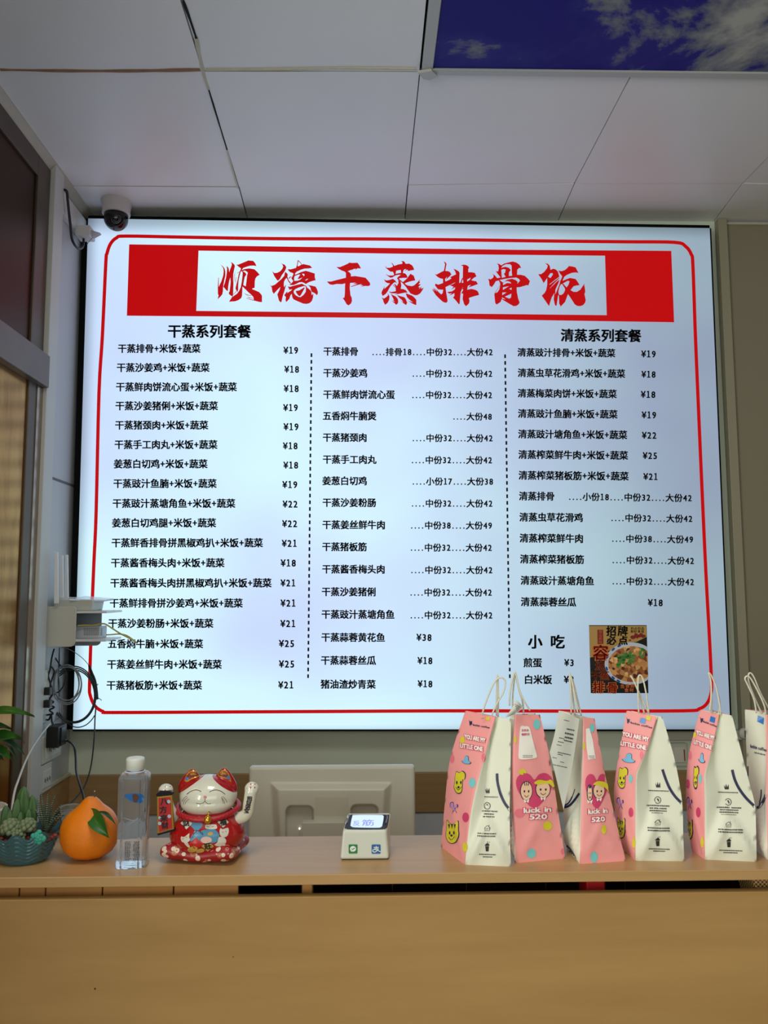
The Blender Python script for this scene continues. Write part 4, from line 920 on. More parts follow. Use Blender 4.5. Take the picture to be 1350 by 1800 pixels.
for k in range(11):
    a = random.uniform(0, 6.28); rr_ = random.uniform(30, 48) * sc
    pq = base + Vector((rr_ * math.cos(a), rr_ * .84 * math.sin(a), soil_z + .003))
    if k < 3: pq = PY((2, 10, 16)[k], (1474, 1478, 1481)[k], BY - .036)
    if 3 <= k < 6: pq = PY((86, 92, 97)[k - 3], (1474, 1471, 1468)[k - 3], BY - .02)
    mb = MB(); mb.ball(pq, 4.5 * sc, 9, 6, (1, .8, .6)); put('red_pebble', mb, mat('red_pebble', (140, 48, 42), 0.5), cb)

# ================================================================== orange with leaves
base = PZ(157, 1507, LZ); OY = base.y; sc = OY / F
om = mat('orange_peel', (240, 130, 8), 0.34, bump=0.5, bscale=900, var=0.06, vscale=25)
og = thing('orange', 'large bumpy necked orange with green leaves standing beside the water bottle', 'fruit', base)
mb = MB()
prof = [(2, 0), (16, .6), (29, 5), (38, 12), (44, 22), (47, 34), (47.2, 45), (46, 55), (42.5, 64), (37.5, 71.5), (30.5, 78), (23, 84), (17.5, 89.5), (13, 95), (8.5, 99), (4, 99.8), (1, 99)]
def orange_pt(u, v):
    k = v * (len(prof) - 1); i = min(int(k), len(prof) - 2); f_ = k - i
    r = prof[i][0] * (1 - f_) + prof[i + 1][0] * f_; z = prof[i][1] * (1 - f_) + prof[i + 1][1] * f_; a = 2 * math.pi * u
    r *= 1 + .022 * math.cos(5 * a + 1) * min(1, z / 60) + .01 * math.cos(9 * a); rr_ = r * sc
    p = Vector((rr_ * math.cos(a), rr_ * math.sin(a), z * sc * .985)); p += Vector((0, 0, .0006 * noise.noise(p * 90)))
    return base + p
mb.grid(orange_pt, 64, 42, True); bmesh.ops.remove_doubles(mb.bm, verts=mb.bm.verts, dist=2e-5)
put('fruit_body', mb, om, og)
st_t = base + Vector((.002, 0, 100 * sc))
mb = MB(); mb.tube(smooth_path([st_t - Vector((0, 0, .003)), PY(163, 1418, OY), PY(166, 1405, OY), PY(166.5, 1391, OY)], 5), [.0024 - .0014 * k / 15 for k in range(16)], 8); stem_o = put('stem', mb, mat('stem_green', (74, 84, 52), 0.6), og)
mb = MB(); mb.ball(PY(166.5, 1391, OY), .0016, 10, 7); put('stem_tip', mb, mat('stem_tip', (200, 160, 120), 0.6), stem_o)
mb = MB(); leaf(mb, PY(160, 1423, OY - .016), PY(194, 1474, OY - .060), .034, (-.25, -1, .55), .12); put('leaf', mb, leafm, og)
mb = MB(); leaf(mb, PY(172, 1428, OY - .02), PY(203, 1450, OY - .05), .011, (.2, -.5, .9), .15); put('leaf', mb, leafd, og)

# ================================================================== clear cup behind the orange
clear = mat('clear_plastic', (240, 244, 244), 0.08, Transmission_Weight=0.92, IOR=1.15)
b0 = PZ(122, 1482, LZ); s = b0.y / F
mb = MB(); mb.lathe([(11 * s, .0), (12 * s, .002), (17.5 * s, 58 * s), (18.5 * s, 60 * s), (17.9 * s, 60 * s), (16.9 * s, 58 * s), (11.4 * s, .003), (1 * s, .003)], b0, 40)
recentre(put('plastic_cup', mb, clear, label='empty clear plastic cup behind the orange', category='cup'))

# ================================================================== water bottle
base = PZ(233, 1519, LZ); WYb = base.y; s = WYb / F
wb = thing('water_bottle', 'clear square water bottle with white cap next to the lucky cat', 'bottle', base)
water = mat('bottle_water', (236, 242, 250), 0.02, Transmission_Weight=0.90, IOR=1.22)
def sq(a, n_=5.0):
    c, d = math.cos(a), math.sin(a); k = (abs(c) ** n_ + abs(d) ** n_) ** (-1 / n_); x, y = c * k, d * k
    g = 1 - .11 * math.exp(-((abs(x) - .56) / .09) ** 2); y *= g
    th = math.radians(8); return (x * math.cos(th) - y * math.sin(th), x * math.sin(th) + y * math.cos(th))
mb = MB()
mb.lathe([(18 * s, .001), (24 * s, 0), (25.2 * s, 2 * s), (25.4 * s, 8 * s), (24.4 * s, 12 * s), (24.6 * s, 40 * s), (24.2 * s, 60 * s), (23.6 * s, 72 * s), (24.6 * s, 84 * s), (25 * s, 130 * s), (25.2 * s, 140 * s), (24.6 * s, 145 * s), (21 * s, 148.5 * s), (15.5 * s, 149.5 * s)], base, 160, sq, cap=True)
mb.lathe([(13.5 * s, 149.6 * s), (13.8 * s, 151 * s), (13.2 * s, 155 * s)], base, 40)
put('bottle_body', mb, water, wb)
mb = MB(); mb.lathe([(14.6 * s, 155 * s), (15.2 * s, 155.5 * s), (15.2 * s, 171 * s), (14.6 * s, 174 * s), (12.6 * s, 175 * s)], base, 96, lambda a: (math.cos(a) * (1 + .012 * math.cos(48 * a)), math.sin(a) * (1 + .012 * math.cos(48 * a)))); put('cap', mb, mat('cap_white', (226, 228, 220), 0.4), wb)
mb = MB(); mb.tube([base + Vector((16 * s * math.cos(t), 16 * s * math.sin(t), 152.5 * s)) for t in [2 * math.pi * i / 40 for i in range(40)]], 1.1 * s, 8, True); put('neck_ring', mb, mat('neck_ring', (214, 216, 236), 0.3), wb)
on = surface([bpy.data.objects['bottle_body']])(0.0006)
mb = MB(); line_on(mb, sm2([(214, 1466), (216, 1459), (224, 1452), (234, 1445), (246, 1437), (250, 1432)], 5, False), 1.3, on); line_on(mb, sm2([(217, 1437), (228, 1441), (236, 1442), (243, 1437)], 5, False), 1.6, on); line_on(mb, sm2([(218, 1470), (222, 1463), (234, 1453), (247, 1445)], 5, False), .8, on)
put('moulded_groove', mb, mat('groove', (170, 182, 196), 0.1, Transmission_Weight=.5), wb)
mb = MB(); poly_on(mb, [sm2([(219, 1398), (230, 1395), (246, 1395), (253, 1400), (251, 1410), (240, 1411), (228, 1407)], 3)], on, 4); mb.mi = 1
poly_on(mb, [sm2([(233, 1397), (240, 1396), (244, 1401), (241, 1409), (235, 1409)], 3)], surface([bpy.data.objects['bottle_body']])(0.001), 3)
put('printed_emblem', mb, [mat('label_blue', (30, 104, 176), 0.3), mat('label_brown', (92, 60, 44), 0.3)], wb)
mb = MB()
for r_ in range(15):
    x = 219.5
    while x < 244:
        w = random.uniform(1, 3.2)
        if not (230 < x + w and x < 233.5): line_on(mb, [(x, 1480 + r_ * 2.25), (min(x + w, 245), 1480 + r_ * 2.25)], 1.3, on)
        x += w + .8
put('fine_print', mb, mat('print_dark', (52, 54, 62), 0.5), wb)

# ================================================================== lucky cat
base = PZ(361, 1504, LZ); CY = base.y; s = CY / F
def C(u, v, dy=0.0): return PY(u, v, CY + dy)
# cushion
cu_m = mat('cushion_brocade', (158, 22, 30), 0.4)
vn = N(cu_m, 'ShaderNodeTexVoronoi'); vn.inputs['Scale'].default_value = 82; LK(cu_m, coords(cu_m), vn.inputs['Vector'])
r1 = ramp(cu_m, vn.outputs['Distance'], [(0.0, (40, 30, 40)), (0.10, (226, 150, 120)), (0.20, (232, 214, 196)), (0.40, (224, 200, 180)), (0.44, (150, 20, 28)), (1, (164, 20, 30))], 'LINEAR')
sc2 = N(cu_m, 'ShaderNodeSeparateColor'); LK(cu_m, vn.outputs['Color'], sc2.inputs[0])
mk = math_node(cu_m, 'GREATER_THAN', sc2.outputs[0], 0.55); r2 = ramp(cu_m, vn.outputs['Distance'], [(0.0, (196, 150, 60)), (0.16, (150, 20, 28)), (0.26, (215, 175, 90)), (0.36, (150, 20, 28)), (0.44, (220, 130, 120)), (0.5, (158, 20, 30))])
mx = N(cu_m, 'ShaderNodeMix'); mx.data_type = 'RGBA'; LK(cu_m, mk, mx.inputs[0]); LK(cu_m, r1, mx.inputs[6]); LK(cu_m, r2, mx.inputs[7]); LK(cu_m, mx.outputs[2], bsdf(cu_m).inputs['Base Color'])
cu_t = base.copy(); cu_t.z = LZ
mb = MB()
def cush(u, v):
    # squarish pillow: u angle, v 0 bottom centre .. 1 top centre
    a = 2 * math.pi * u; ph = math.pi * (v - .5); c_, d_ = math.cos(a), math.sin(a)
    k = (abs(c_) ** 7 + abs(d_) ** 7) ** (-1 / 7)
    R = k * (1 + .05 * (abs(math.sin(2 * a)) ** 8))
    h = 13.5 * s * (1 + .2 * abs(math.sin(2 * a)) ** 6)
    r = R * (63 * s) * (math.cos(ph) ** .45 if abs(math.cos(ph)) > 1e-6 else 0)
    x, y = r * c_, r * d_ * .78
    th = math.radians(-9); x, y = x * math.cos(th) - y * math.sin(th), x * math.sin(th) + y * math.cos(th)
    z = h * (1 + math.sin(ph)) * (1 - .5 * max(0, math.sin(ph)) * (1 - min(1, r / (50 * s)))) + .0022 * math.sin(5 * a) * math.cos(ph)
    return cu_t + Vector((x, y, max(0.0, z)))
mb.grid(cush, 96, 24, True); bmesh.ops.remove_doubles(mb.bm, verts=mb.bm.verts, dist=2e-5)
put('cushion', mb, cu_m, label='small red brocade cushion under the lucky cat', category='cushion')
# figure
cat = thing('lucky_cat', 'red and white ceramic lucky cat figurine with one paw raised', 'figurine', base + Vector((0, 0, 20 * s)))
zc = lambda v: C(365, v).z
rc = mat('red_glaze', (176, 18, 24), 0.12, Coat_Weight=0.5); wc = mat('white_glaze', (222, 220, 204), 0.15, Coat_Weight=0.5)
axis = C(365, 1460); axis.z = 0
mb = MB(); zb_ = zc(1491)
mb.lathe([(2 * s, zb_ - .001), (36 * s, zb_), (50 * s, zc(1488)), (59.5 * s, zc(1479)), (63 * s, zc(1466)), (61.5 * s, zc(1453)), (56 * s, zc(1441)), (50 * s, zc(1430)), (40 * s, zc(1422)), (20 * s, zc(1418))], axis, 72, lambda a: (math.cos(a), .86 * math.sin(a)))
body = put('body', mb, rc, cat)
hm = mat('head_glaze', (222, 220, 204), 0.14, Coat_Weight=0.5)
hz, hx = zc(1367), axis.x
spx = N(hm, 'ShaderNodeSeparateXYZ'); tcx = N(hm, 'ShaderNodeTexCoord'); LK(hm, tcx.outputs['Object'], spx.inputs[0])
absx = math_node(hm, 'ABSOLUTE', math_node(hm, 'SUBTRACT', spx.outputs[0], hx))
lim = math_node(hm, 'SUBTRACT', hz + 9 * s, math_node(hm, 'MULTIPLY', absx, 0.68))
msk = math_node(hm, 'GREATER_THAN', spx.outputs[2], lim)
notmid = math_node(hm, 'GREATER_THAN', absx, 7 * s)
mxx = N(hm, 'ShaderNodeMix'); mxx.data_type = 'RGBA'; mxx.inputs[6].default_value = rgb(222, 220, 204); mxx.inputs[7].default_value = rgb(168, 18, 26)
LK(hm, math_node(hm, 'MULTIPLY', msk, notmid), mxx.inputs[0]); LK(hm, mxx.outputs[2], bsdf(hm).inputs['Base Color'])
mb = MB()
mb.ball(Vector((axis.x, CY, zc(1398))), 48.5 * s, 40, 26, (1, .84, .70))
mb.ball(Vector((axis.x, CY - .006, zc(1408))), 40 * s, 32, 20, (1.14, .9, .56))
for sg, tip in ((-1, (339, 1354)), (1, (394, 1352))):
    t0 = C(*tip); b0 = C(365 + sg * 29, 1385); ax = t0 - b0
    for k in range(9):
        f_ = k / 8; w = (18 * (1 - f_) ** .75 + 4.5) * s
        mb.ball(b0 + ax * (f_ * .92), w, 16, 10, (1, .55, 1))
me = fuse(mb, 0.0016, 5)
head = put('head', me, hm, cat)
osurf = surface([head, body]); on = osurf(0.0004); on2 = osurf(0.0008); on3 = osurf(0.0012)
cr = lambda L: [(240 + x / 5.625, 1320 + y / 5.625) for x, y in L]
gold = mat('gold_paint', (206, 158, 66), 0.25, 0.7); dkl = mat('line_dark', (44, 32, 34), 0.5); pink = mat('nose_pink', (214, 120, 120), 0.4)
ear_mats = [gold, mat('ear_red', (120, 26, 30), 0.3), mat('ear_blue', (70, 110, 160), 0.3)]
for Lo, Li, c1_, c2_ in (([(475, 290), (500, 225), (545, 195), (595, 205), (625, 250), (560, 275), (500, 305)], [(490, 285), (510, 232), (550, 208), (590, 215), (605, 245), (555, 262), (505, 290)], (500, 275), (560, 240)),
        ([(800, 235), (850, 190), (895, 200), (925, 260), (935, 310), (890, 275), (830, 260)], [(815, 235), (855, 203), (890, 212), (912, 262), (918, 292), (885, 265), (835, 250)], (905, 265), (860, 235))):
    mb = MB(); poly_on(mb, [sm2(cr(Lo), 4)], on, 3); mb.mi = 1; poly_on(mb, [sm2(cr(Li), 4)], on2, 3); mb.mi = 2; poly_on(mb, [cr(circ(c1_[0], c1_[1], 17, 17, 12))], on3, 2); mb.mi = 0
    for k in range(7):
        a = math.pi * (1.05 + .9 * k / 6); line_on(mb, cr([(c2_[0] + 6 * math.cos(a), c2_[1] + 6 * math.sin(a)), (c2_[0] + 34 * math.cos(a), c2_[1] + 30 * math.sin(a))]), .9, on3)
    put('ear_lining', mb, ear_mats, head)
mb = MB()
for L in ([(498, 428), (530, 405), (570, 388), (605, 388), (640, 402)], [(720, 408), (750, 392), (795, 387), (840, 402), (875, 430)]): line_on(mb, cr(sm2(L, 5, False)), 1.1, on)
for L in ([(462, 530), (475, 490), (508, 458)], [(480, 530), (490, 500), (522, 475)], [(452, 500), (468, 470), (500, 445)], [(835, 455), (862, 490), (870, 525)], [(850, 450), (880, 480), (893, 510)], [(840, 470), (852, 495), (856, 520)]): line_on(mb, cr(sm2(L, 4, False)), .6, on)
for L in ([(590, 515), (625, 523), (660, 512), (676, 492)], [(676, 492), (690, 512), (715, 523), (735, 518)], [(676, 470), (676, 492)]): line_on(mb, cr(sm2(L, 4, False)), .8, on)
put('face_lines', mb, mat('face_line', (70, 52, 44), 0.5), head)
mb = MB(); poly_on(mb, [sm2(cr([(662, 452), (678, 444), (696, 452), (679, 474)]), 3)], on2, 2); put('nose', mb, pink, head)
# rope collar with bell
mb = MB(); pts = []
for i in range(64):
    a = 2 * math.pi * i / 64; pts.append(Vector((axis.x + 51 * s * math.cos(a), CY + 44 * s * math.sin(a), zc(1421) + 7 * s * math.sin(a) * 1.0 + 3.0 * s * (math.cos(a) ** 2))))
mb.tube(pts, 4.6 * s, 10, True)
for st_ in range(2):
    mb.mi = 1; mb.tube([p + (Vector((p.x - axis.x, p.y - CY, 0)).normalized() * math.cos(i * 2.2 + st_ * math.pi) + Vector((0, 0, math.sin(i * 2.2 + st_ * math.pi)))) * 4.3 * s for i, p in [(k * .5, pts[k // 2 % 64].lerp(pts[(k // 2 + 1) % 64], .5 * (k % 2))) for k in range(128)]], .6 * s, 5, True)
collar = put('rope_collar', mb, [mat('rope_red', (170, 20, 34), 0.4), mat('rope_pink', (214, 92, 92), 0.4)], cat)
bq = C(365, 1441, -.054); mb = MB(); mb.ball(bq, 6.5 * s, 18, 12); mb.tube([bq + Vector((6.7 * s * math.cos(t), 6.7 * s * math.sin(t), 0)) for t in [2 * math.pi * i / 24 for i in range(24)]], .8 * s, 6, True); mb.tube([bq + Vector((0, .004, 5 * s)), bq + Vector((0, .012, 11 * s))], 1.4 * s)
mb.box(bq.x - .8 * s, bq.x + .8 * s, bq.y - 6.9 * s, bq.y - 4 * s, bq.z - 6 * s, bq.z - 1 * s)
put('bell', mb, mat('bell_gold', (220, 168, 60), 0.2, 0.9), collar)
# painted belly
pm = [mat('paint_white', (222, 214, 200), 0.25), mat('paint_blue', (84, 142, 178), 0.25), mat('paint_gold', (196, 160, 80), 0.3), dkl, mat('paint_red', (196, 30, 28), 0.2), mat('paint_skin', (226, 186, 176), 0.3)]
mb = MB()
def diam(c_, a, b_, mi, rot=0.0):
    mb.mi = 3; poly_on(mb, [cr([(c_[0] - a * 1.08, c_[1] + rot), (c_[0] + rot, c_[1] - b_ * 1.08), (c_[0] + a * 1.08, c_[1] - rot), (c_[0] - rot, c_[1] + b_ * 1.08)])], on, 4)
    mb.mi = mi; poly_on(mb, [cr([(c_[0] - a, c_[1] + rot), (c_[0] + rot, c_[1] - b_), (c_[0] + a, c_[1] - rot), (c_[0] - rot, c_[1] + b_)])], on2, 4)
mb.mi = 1
poly_on(mb, [sm2(cr([(520, 720), (570, 700), (650, 715), (640, 760), (600, 800), (720, 770), (790, 790), (820, 850), (780, 905), (640, 910), (530, 890), (560, 820), (580, 790)]), 3)], on, 4)
diam((495, 715), 58, 62, 0); diam((855, 705), 55, 55, 0); diam((590, 920), 80, 62, 4); diam((705, 940), 62, 52, 2)
mb.mi = 0
for L in ([(440, 870), (445, 845), (470, 850), (500, 832), (525, 815), (522, 850), (530, 880), (500, 905), (455, 900)], [(820, 790), (830, 765), (850, 775), (880, 765), (905, 762), (910, 800), (895, 840), (855, 855), (825, 830)], [(680, 740), (700, 730), (770, 728), (790, 735), (788, 772), (690, 770)], [(815, 850), (870, 860), (885, 900), (845, 940), (770, 930), (800, 900)], [(470, 905), (505, 905), (530, 945), (510, 950)]):
    poly_on(mb, [sm2(cr(L), 3)], on2, 4)
mb.mi = 2
for c_ in ((555, 970, 50, 28), (630, 985, 42, 20), (730, 820, 28, 18)): poly_on(mb, [cr(circ(*c_, 16, -.2))], on2, 4)
mb.mi = 5; poly_on(mb, [cr(circ(690, 880, 55, 34, 20))], on2, 4)
mb.mi = 3
for L in ([(560, 790), (600, 785), (650, 810), (655, 830), (625, 800)], [(600, 785), (560, 830), (555, 860)], [(690, 745), (720, 752)], [(740, 752), (765, 745)], [(455, 872), (470, 866)], [(490, 855), (505, 850)], [(845, 800), (858, 808)], [(875, 795), (888, 800)]):
    line_on(mb, cr(sm2(L, 3, False)), .7, on3)
for t_, p0, p1, e in (('财', (462, 722), (528, 708), .05), ('福', (820, 712), (888, 700), .05), ('旺', (672, 945), (740, 932), .05)): text_on(mb, t_, *cr([p0, p1]), on3, e)
put('painted_belly', mb, pm, body)
# arm holding the scroll
mb = MB()
p = [C(313, 1440, -.01), C(300, 1425, -.022), C(293, 1405, -.026), C(291, 1388, -.026)]
for i, q in enumerate(smooth_path(p, 8)): mb.ball(q, (9.5 - .02 * i) * s, 14, 9)
mb.ball(C(291.5, 1389, -.026), 12.5 * s, 18, 12, (1, .8, .85))
me = fuse(mb, 0.0014, 4); arm = put('arm', me, wc, cat)
ona = surface([arm])(0.0006); mb = MB()
for x in (282, 291, 299): line_on(mb, [(x, 1382), (x - .6, 1390)], [1.2, 2.2], ona)
put('claw', mb, mat('claw_red', (176, 30, 50), 0.4), arm)
sc_o = []
dyS = -.040
mb = MB(); mb.prism([C(*cr([q])[0], dyS) for q in ((190, 440), (205, 415), (235, 395), (320, 395), (358, 408), (360, 432), (330, 440), (205, 455))], (0, .010, 0), .001); mb.prism([C(*cr([q])[0], dyS) for q in ((200, 815), (375, 765), (382, 790), (210, 838))], (0, .010, 0), .001)
scroll = put('scroll', mb, mat('scroll_black', (22, 18, 24), 0.25), cat)
mb = MB(); mb.prism([C(*cr([q])[0], dyS) for q in ((200, 455), (348, 438), (370, 772), (205, 818))], (0, .006, 0), .001); pnl = put('scroll_panel', mb, gold, scroll)
onp = surface([pnl])(0.0006); onp2 = surface([pnl])(0.0011)
mb = MB(); mb.mi = 0; poly_on(mb, [cr([(218, 468), (335, 455), (352, 765), (222, 800)])], onp)
mb.mi = 2
for c_ in ((235, 660), (325, 645), (230, 715), (320, 500)): poly_on(mb, [cr(circ(c_[0], c_[1], 18, 18, 12))], surface([pnl])(0.0009))
mb.mi = 1
for t_, p0, p1 in (('八', (235, 500), (310, 495)), ('方', (228, 585), (302, 578)), ('来', (232, 668), (308, 660)), ('财', (248, 740), (318, 732))): text_on(mb, t_, *cr([p0, p1]), onp2, .05)
put('scroll_lettering', mb, [mat('scroll_red', (186, 26, 30), 0.35), dkl, mat('scroll_cloud', (170, 190, 210), 0.4)], pnl)
# raised arm
mb = MB()
p = [C(408, 1440, -.004), C(424, 1437, -.012), C(435, 1428, -.016), C(438, 1412, -.018), C(441, 1392, -.018)]
pts = smooth_path(p, 8)
for i, q in enumerate(pts): mb.ball(q, (9.6 + 1.2 * i / len(pts)) * s, 16, 10)
mb.ball(C(442.3, 1387, -.018), 12 * s, 18, 12, (1, .8, 1))
me = fuse(mb, 0.0014, 4); arm2 = put('arm', me, wc, cat, label='white raised paw arm')
ona = surface([arm2])(0.0007); mb = MB()
for x in (434, 440.5, 447.5): line_on(mb, [(x + .5, 1377.5), (x, 1385.5)], [1.6, 2.0], ona)
put('claw', mb, mat('claw_red', (176, 30, 50), 0.4), arm2)
mb = MB()
for t_, p0, p1 in (('招', (1092, 470), (1142, 472)), ('财', (1085, 515), (1134, 518)), ('进', (1075, 555), (1125, 558)), ('宝', (1065, 592), (1112, 594))): text_on(mb, t_, *cr([p0, p1]), ona, .05)
put('arm_lettering', mb, dkl, arm2)

# ================================================================== monitor seen from behind
MY = 2.15; s = MY / F
M = lambda u, v, dy=0: PY(u, v, MY + dy)
tl_, tr_ = M(437.5, 1348), M(729.5, 1346.5)
bz = tl_.z - .30
mn = thing('computer_monitor', 'back of a white computer monitor standing behind the ledge', 'monitor', ((tl_.x + tr_.x) / 2, MY + .05, .75))
mw_ = mat('monitor_white', (206, 202, 188), 0.35); mw2 = mat('monitor_grey', (166, 160, 148), 0.4)
mb = MB(); mb.box(tl_.x, tr_.x, MY, MY + .028, bz, tl_.z, .008, 3); pnlb = put('back_panel', mb, mw_, mn)
mb = MB(); mb.box(tl_.x + .008, tr_.x - .008, MY + .0285, MY + .03, bz + .012, tl_.z - .008); put('screen', mb, mat('screen_dark', (10, 10, 12), 0.2), mn)
def sstep(x): x = max(0.0, min(1.0, x)); return x * x * (3 - 2 * x)
def boss(a, b_):
    u, v = 462 + 240 * a, 1504 - 138 * b_
    h = .0225 * sstep(min(u - 474 - .06 * (v - 1380), 690 - .06 * (v - 1380) - u, v - 1374) / 16)
    for x0, x1, y0 in ((503, 550.5, 1417), (617, 664, 1415)):
        r = 10; dx = max(x0 + r - u, u - x1 + r, 0); dy = max(y0 + r - v, 0)
        h = min(h, .0225 * sstep((math.hypot(dx, dy) - r + 1.6) / 3.0)) if math.hypot(dx, dy) < r + 3 else h
    return M(u, v, -.0002 - h)
mb = MB(); mb.grid(boss, 160, 92, True); put('rear_boss', mb, mw_, mn)
mb = MB(); mb.prism([M(*q, -.0225) for q in ((553.5, 1401), (613, 1401), (613, 1434), (553.5, 1434))], (0, -.0006, 0)); put('label_plate', mb, mat('plate_ivory', (198, 194, 176), 0.4), mn)
mb = MB(); a0, a1 = M(531, 1446, -.05), M(606, 1480, -.05); mb.box(a0.x, a1.x, MY - .05, MY - .0225, a1.z, a0.z, .002); put('hinge', mb, mw_, mn)
mb = MB(); c_ = (a0.x + a1.x) / 2; mb.box(c_ - .025, c_ + .025, MY - .048, MY - .026, .757, a1.z, .003); put('stand_neck', mb, mw_, mn)
mb = MB(); mb.box(c_ - .11, c_ + .11, MY - .09, MY + .12, .751, .758, .003); put('stand_base', mb, mw_, mn)
mb = MB(); mb.ball(M(526.5, 1456.5, -.008), 1.6 * s, 12, 8); put('status_light', mb, emit('status_light', (255, 255, 250), 2.0), mn)

# ================================================================== payment scanner
p0 = PZ(598, 1512, LZ); p1 = PZ(684, 1512.5, LZ); PYs = (p0.y + p1.y) / 2; s = PYs / F
ps = thing('payment_scanner', 'white desktop payment code scanner with lit slanted screen', 'scanner', ((p0.x + p1.x) / 2, PYs + .03, LZ))
sw_ = mat('scanner_white', (206, 208, 196), 0.35); bk = .062
zf = PY(640, 1460, PYs + .006).z; zr = PY(650, 1428, PYs + .052).z
q0, q1 = PY(602, 1460, PYs + .006), PY(679, 1460, PYs + .006); r0, r1 = PY(611.5, 1428, PYs + .052), PY(687.5, 1428, PYs + .052)
mb = MB(); mb.hexa([(p0.x, PYs, LZ + .0015), (p1.x, PYs, LZ + .0015), (p1.x + .004, PYs + bk, LZ + .0015), (p0.x + .004, PYs + bk, LZ + .0015), (q0.x, q0.y, zf), (q1.x, q1.y, zf), (r1.x, r1.y, zr), (r0.x, r0.y, zr)], .0045, 3)
sb = put('body', mb, sw_, ps)
mb = MB(); mb.box(p0.x + .004, p1.x - .002, PYs + .003, PYs + bk - .003, LZ, LZ + .002); put('base_pad', mb, mat('pad_dark', (40, 40, 40), 0.6), ps)
sf = surface([sb]); on, on2, on3 = sf(.0007), sf(.0012), sf(.0017)
cs = lambda L: [(590 + x / 12.27, 1420 + y / 12.27) for x, y in L]
mb = MB(); poly_on(mb, [sm2(cs([(275, 110), (420, 98), (1000, 98), (1130, 108), (1155, 150), (1120, 380), (1085, 445), (980, 470), (330, 470), (225, 450), (185, 400), (205, 320), (255, 150)]), 3)], on, 3); bz_ = put('bezel', mb, mat('bezel_dark', (58, 62, 74), 0.3), ps)
mb = MB()
line_on(mb, sm2(cs([(340, 150), (290, 190), (245, 330)]), 4, False), .8, on2); line_on(mb, sm2(cs([(1080, 150), (1115, 200), (1080, 330)]), 4, False), .8, on2)
mb.mi = 1
for c_ in ((245, 350), (1075, 358)): poly_on(mb, [cs(circ(*c_, 14, 11, 10))], on2)
put('bezel_detail', mb, [mat('bezel_line', (150, 158, 172), 0.3), black_m], bz_)
mb = MB(); poly_on(mb, [sm2(cs([(425, 165), (960, 165), (1020, 180), (1035, 210), (1010, 370), (980, 425), (880, 440), (420, 432), (340, 410), (322, 380), (360, 200)]), 3)], on2, 3); scr = put('screen', mb, emit('screen_glow', (196, 218, 252), 0.95), ps)
mb = MB(); text_on(mb, '筋', *cs([(560, 335), (840, 338)]), on3, .01, em=11.5); text_on(mb, '反', *cs([(370, 345), (530, 350)]), on3, .005, em=10.0)
put('screen_text', mb, emit('screen_ink', (148, 150, 216), 0.8), scr)
mb = MB()
def rsq(x0, y0, x1, y1, r): return sm2(cs([(x0 + r, y0), (x1 - r, y0), (x1 - r * .2, y0 + r * .2), (x1, y0 + r), (x1, y1 - r), (x1 - r * .2, y1 - r * .2), (x1 - r, y1), (x0 + r, y1), (x0 + r * .2, y1 - r * .2), (x0, y1 - r), (x0, y0 + r), (x0 + r * .2, y0 + r * .2)]), 1)
mb.mi = 0; poly_on(mb, [rsq(280, 788, 472, 985, 26)], on); mb.mi = 1; poly_on(mb, [rsq(775, 788, 970, 990, 26)], on)
mb.mi = 2; poly_on(mb, [cs(circ(375, 882, 66, 60, 24))], on2); poly_on(mb, [cs([(328, 915), (332, 948), (365, 930)])], on2)
mb.mi = 3; line_on(mb, cs([(342, 876), (362, 894), (418, 860)]), 1.2, on3)
mb.mi = 2
for L in ([(820, 850), (930, 850)], [(876, 822), (876, 878)], [(832, 880), (918, 880), (898, 915), (862, 945), (825, 950), (800, 930), (812, 900), (850, 898), (905, 915), (970, 945)]): line_on(mb, cs(sm2(L, 3, False) if len(L) > 2 else L), 1.3, on2)
put('payment_mark', mb, [mat('mark_green', (28, 122, 50), 0.4), mat('mark_blue', (22, 92, 156), 0.4), mat('mark_white', (226, 236, 228), 0.4), mat('mark_check', (90, 70, 40), 0.5)], ps)
# ================================================================== paper bags
pink_p = mat('pink_paper', (246, 160, 160), 0.55, bump=0.15, bscale=60); white_p = mat('white_paper', (226, 226, 208), 0.55, bump=0.15, bscale=60)
cool_p = white_p
INK = [mat('ink_navy', (32, 34, 76), 0.5), mat('ink_white', (246, 240, 232), 0.5), mat('ink_magenta', (214, 66, 112), 0.5), mat('ink_cyan', (122, 204, 208), 0.5), mat('ink_yellow', (222, 208, 50), 0.5), mat('ink_blue', (120, 186, 226), 0.5),
       mat('ink_peach', (246, 202, 168), 0.5), mat('ink_black', (46, 42, 40), 0.5), mat('ink_violet', (190, 140, 206), 0.5), mat('tape_blue', (44, 120, 206), 0.3), mat('ink_rose', (238, 120, 140), 0.5)]
NAVY, WHITE, MAG, CYAN, YEL, BLU, PEACH, BLACK, VIO, TAPE, ROSE = range(11)
def along(px, t):
    L = [0]
    for a, b_ in zip(px, px[1:]): L.append(L[-1] + math.hypot(b_[0] - a[0], b_[1] - a[1]))
    d = t * L[-1]
    for i in range(len(px) - 1):
        if d <= L[i + 1] or i == len(px) - 2:
            f_ = (d - L[i]) / (L[i + 1] - L[i]); return (px[i][0] + (px[i + 1][0] - px[i][0]) * f_, px[i][1] + (px[i + 1][1] - px[i][1]) * f_)
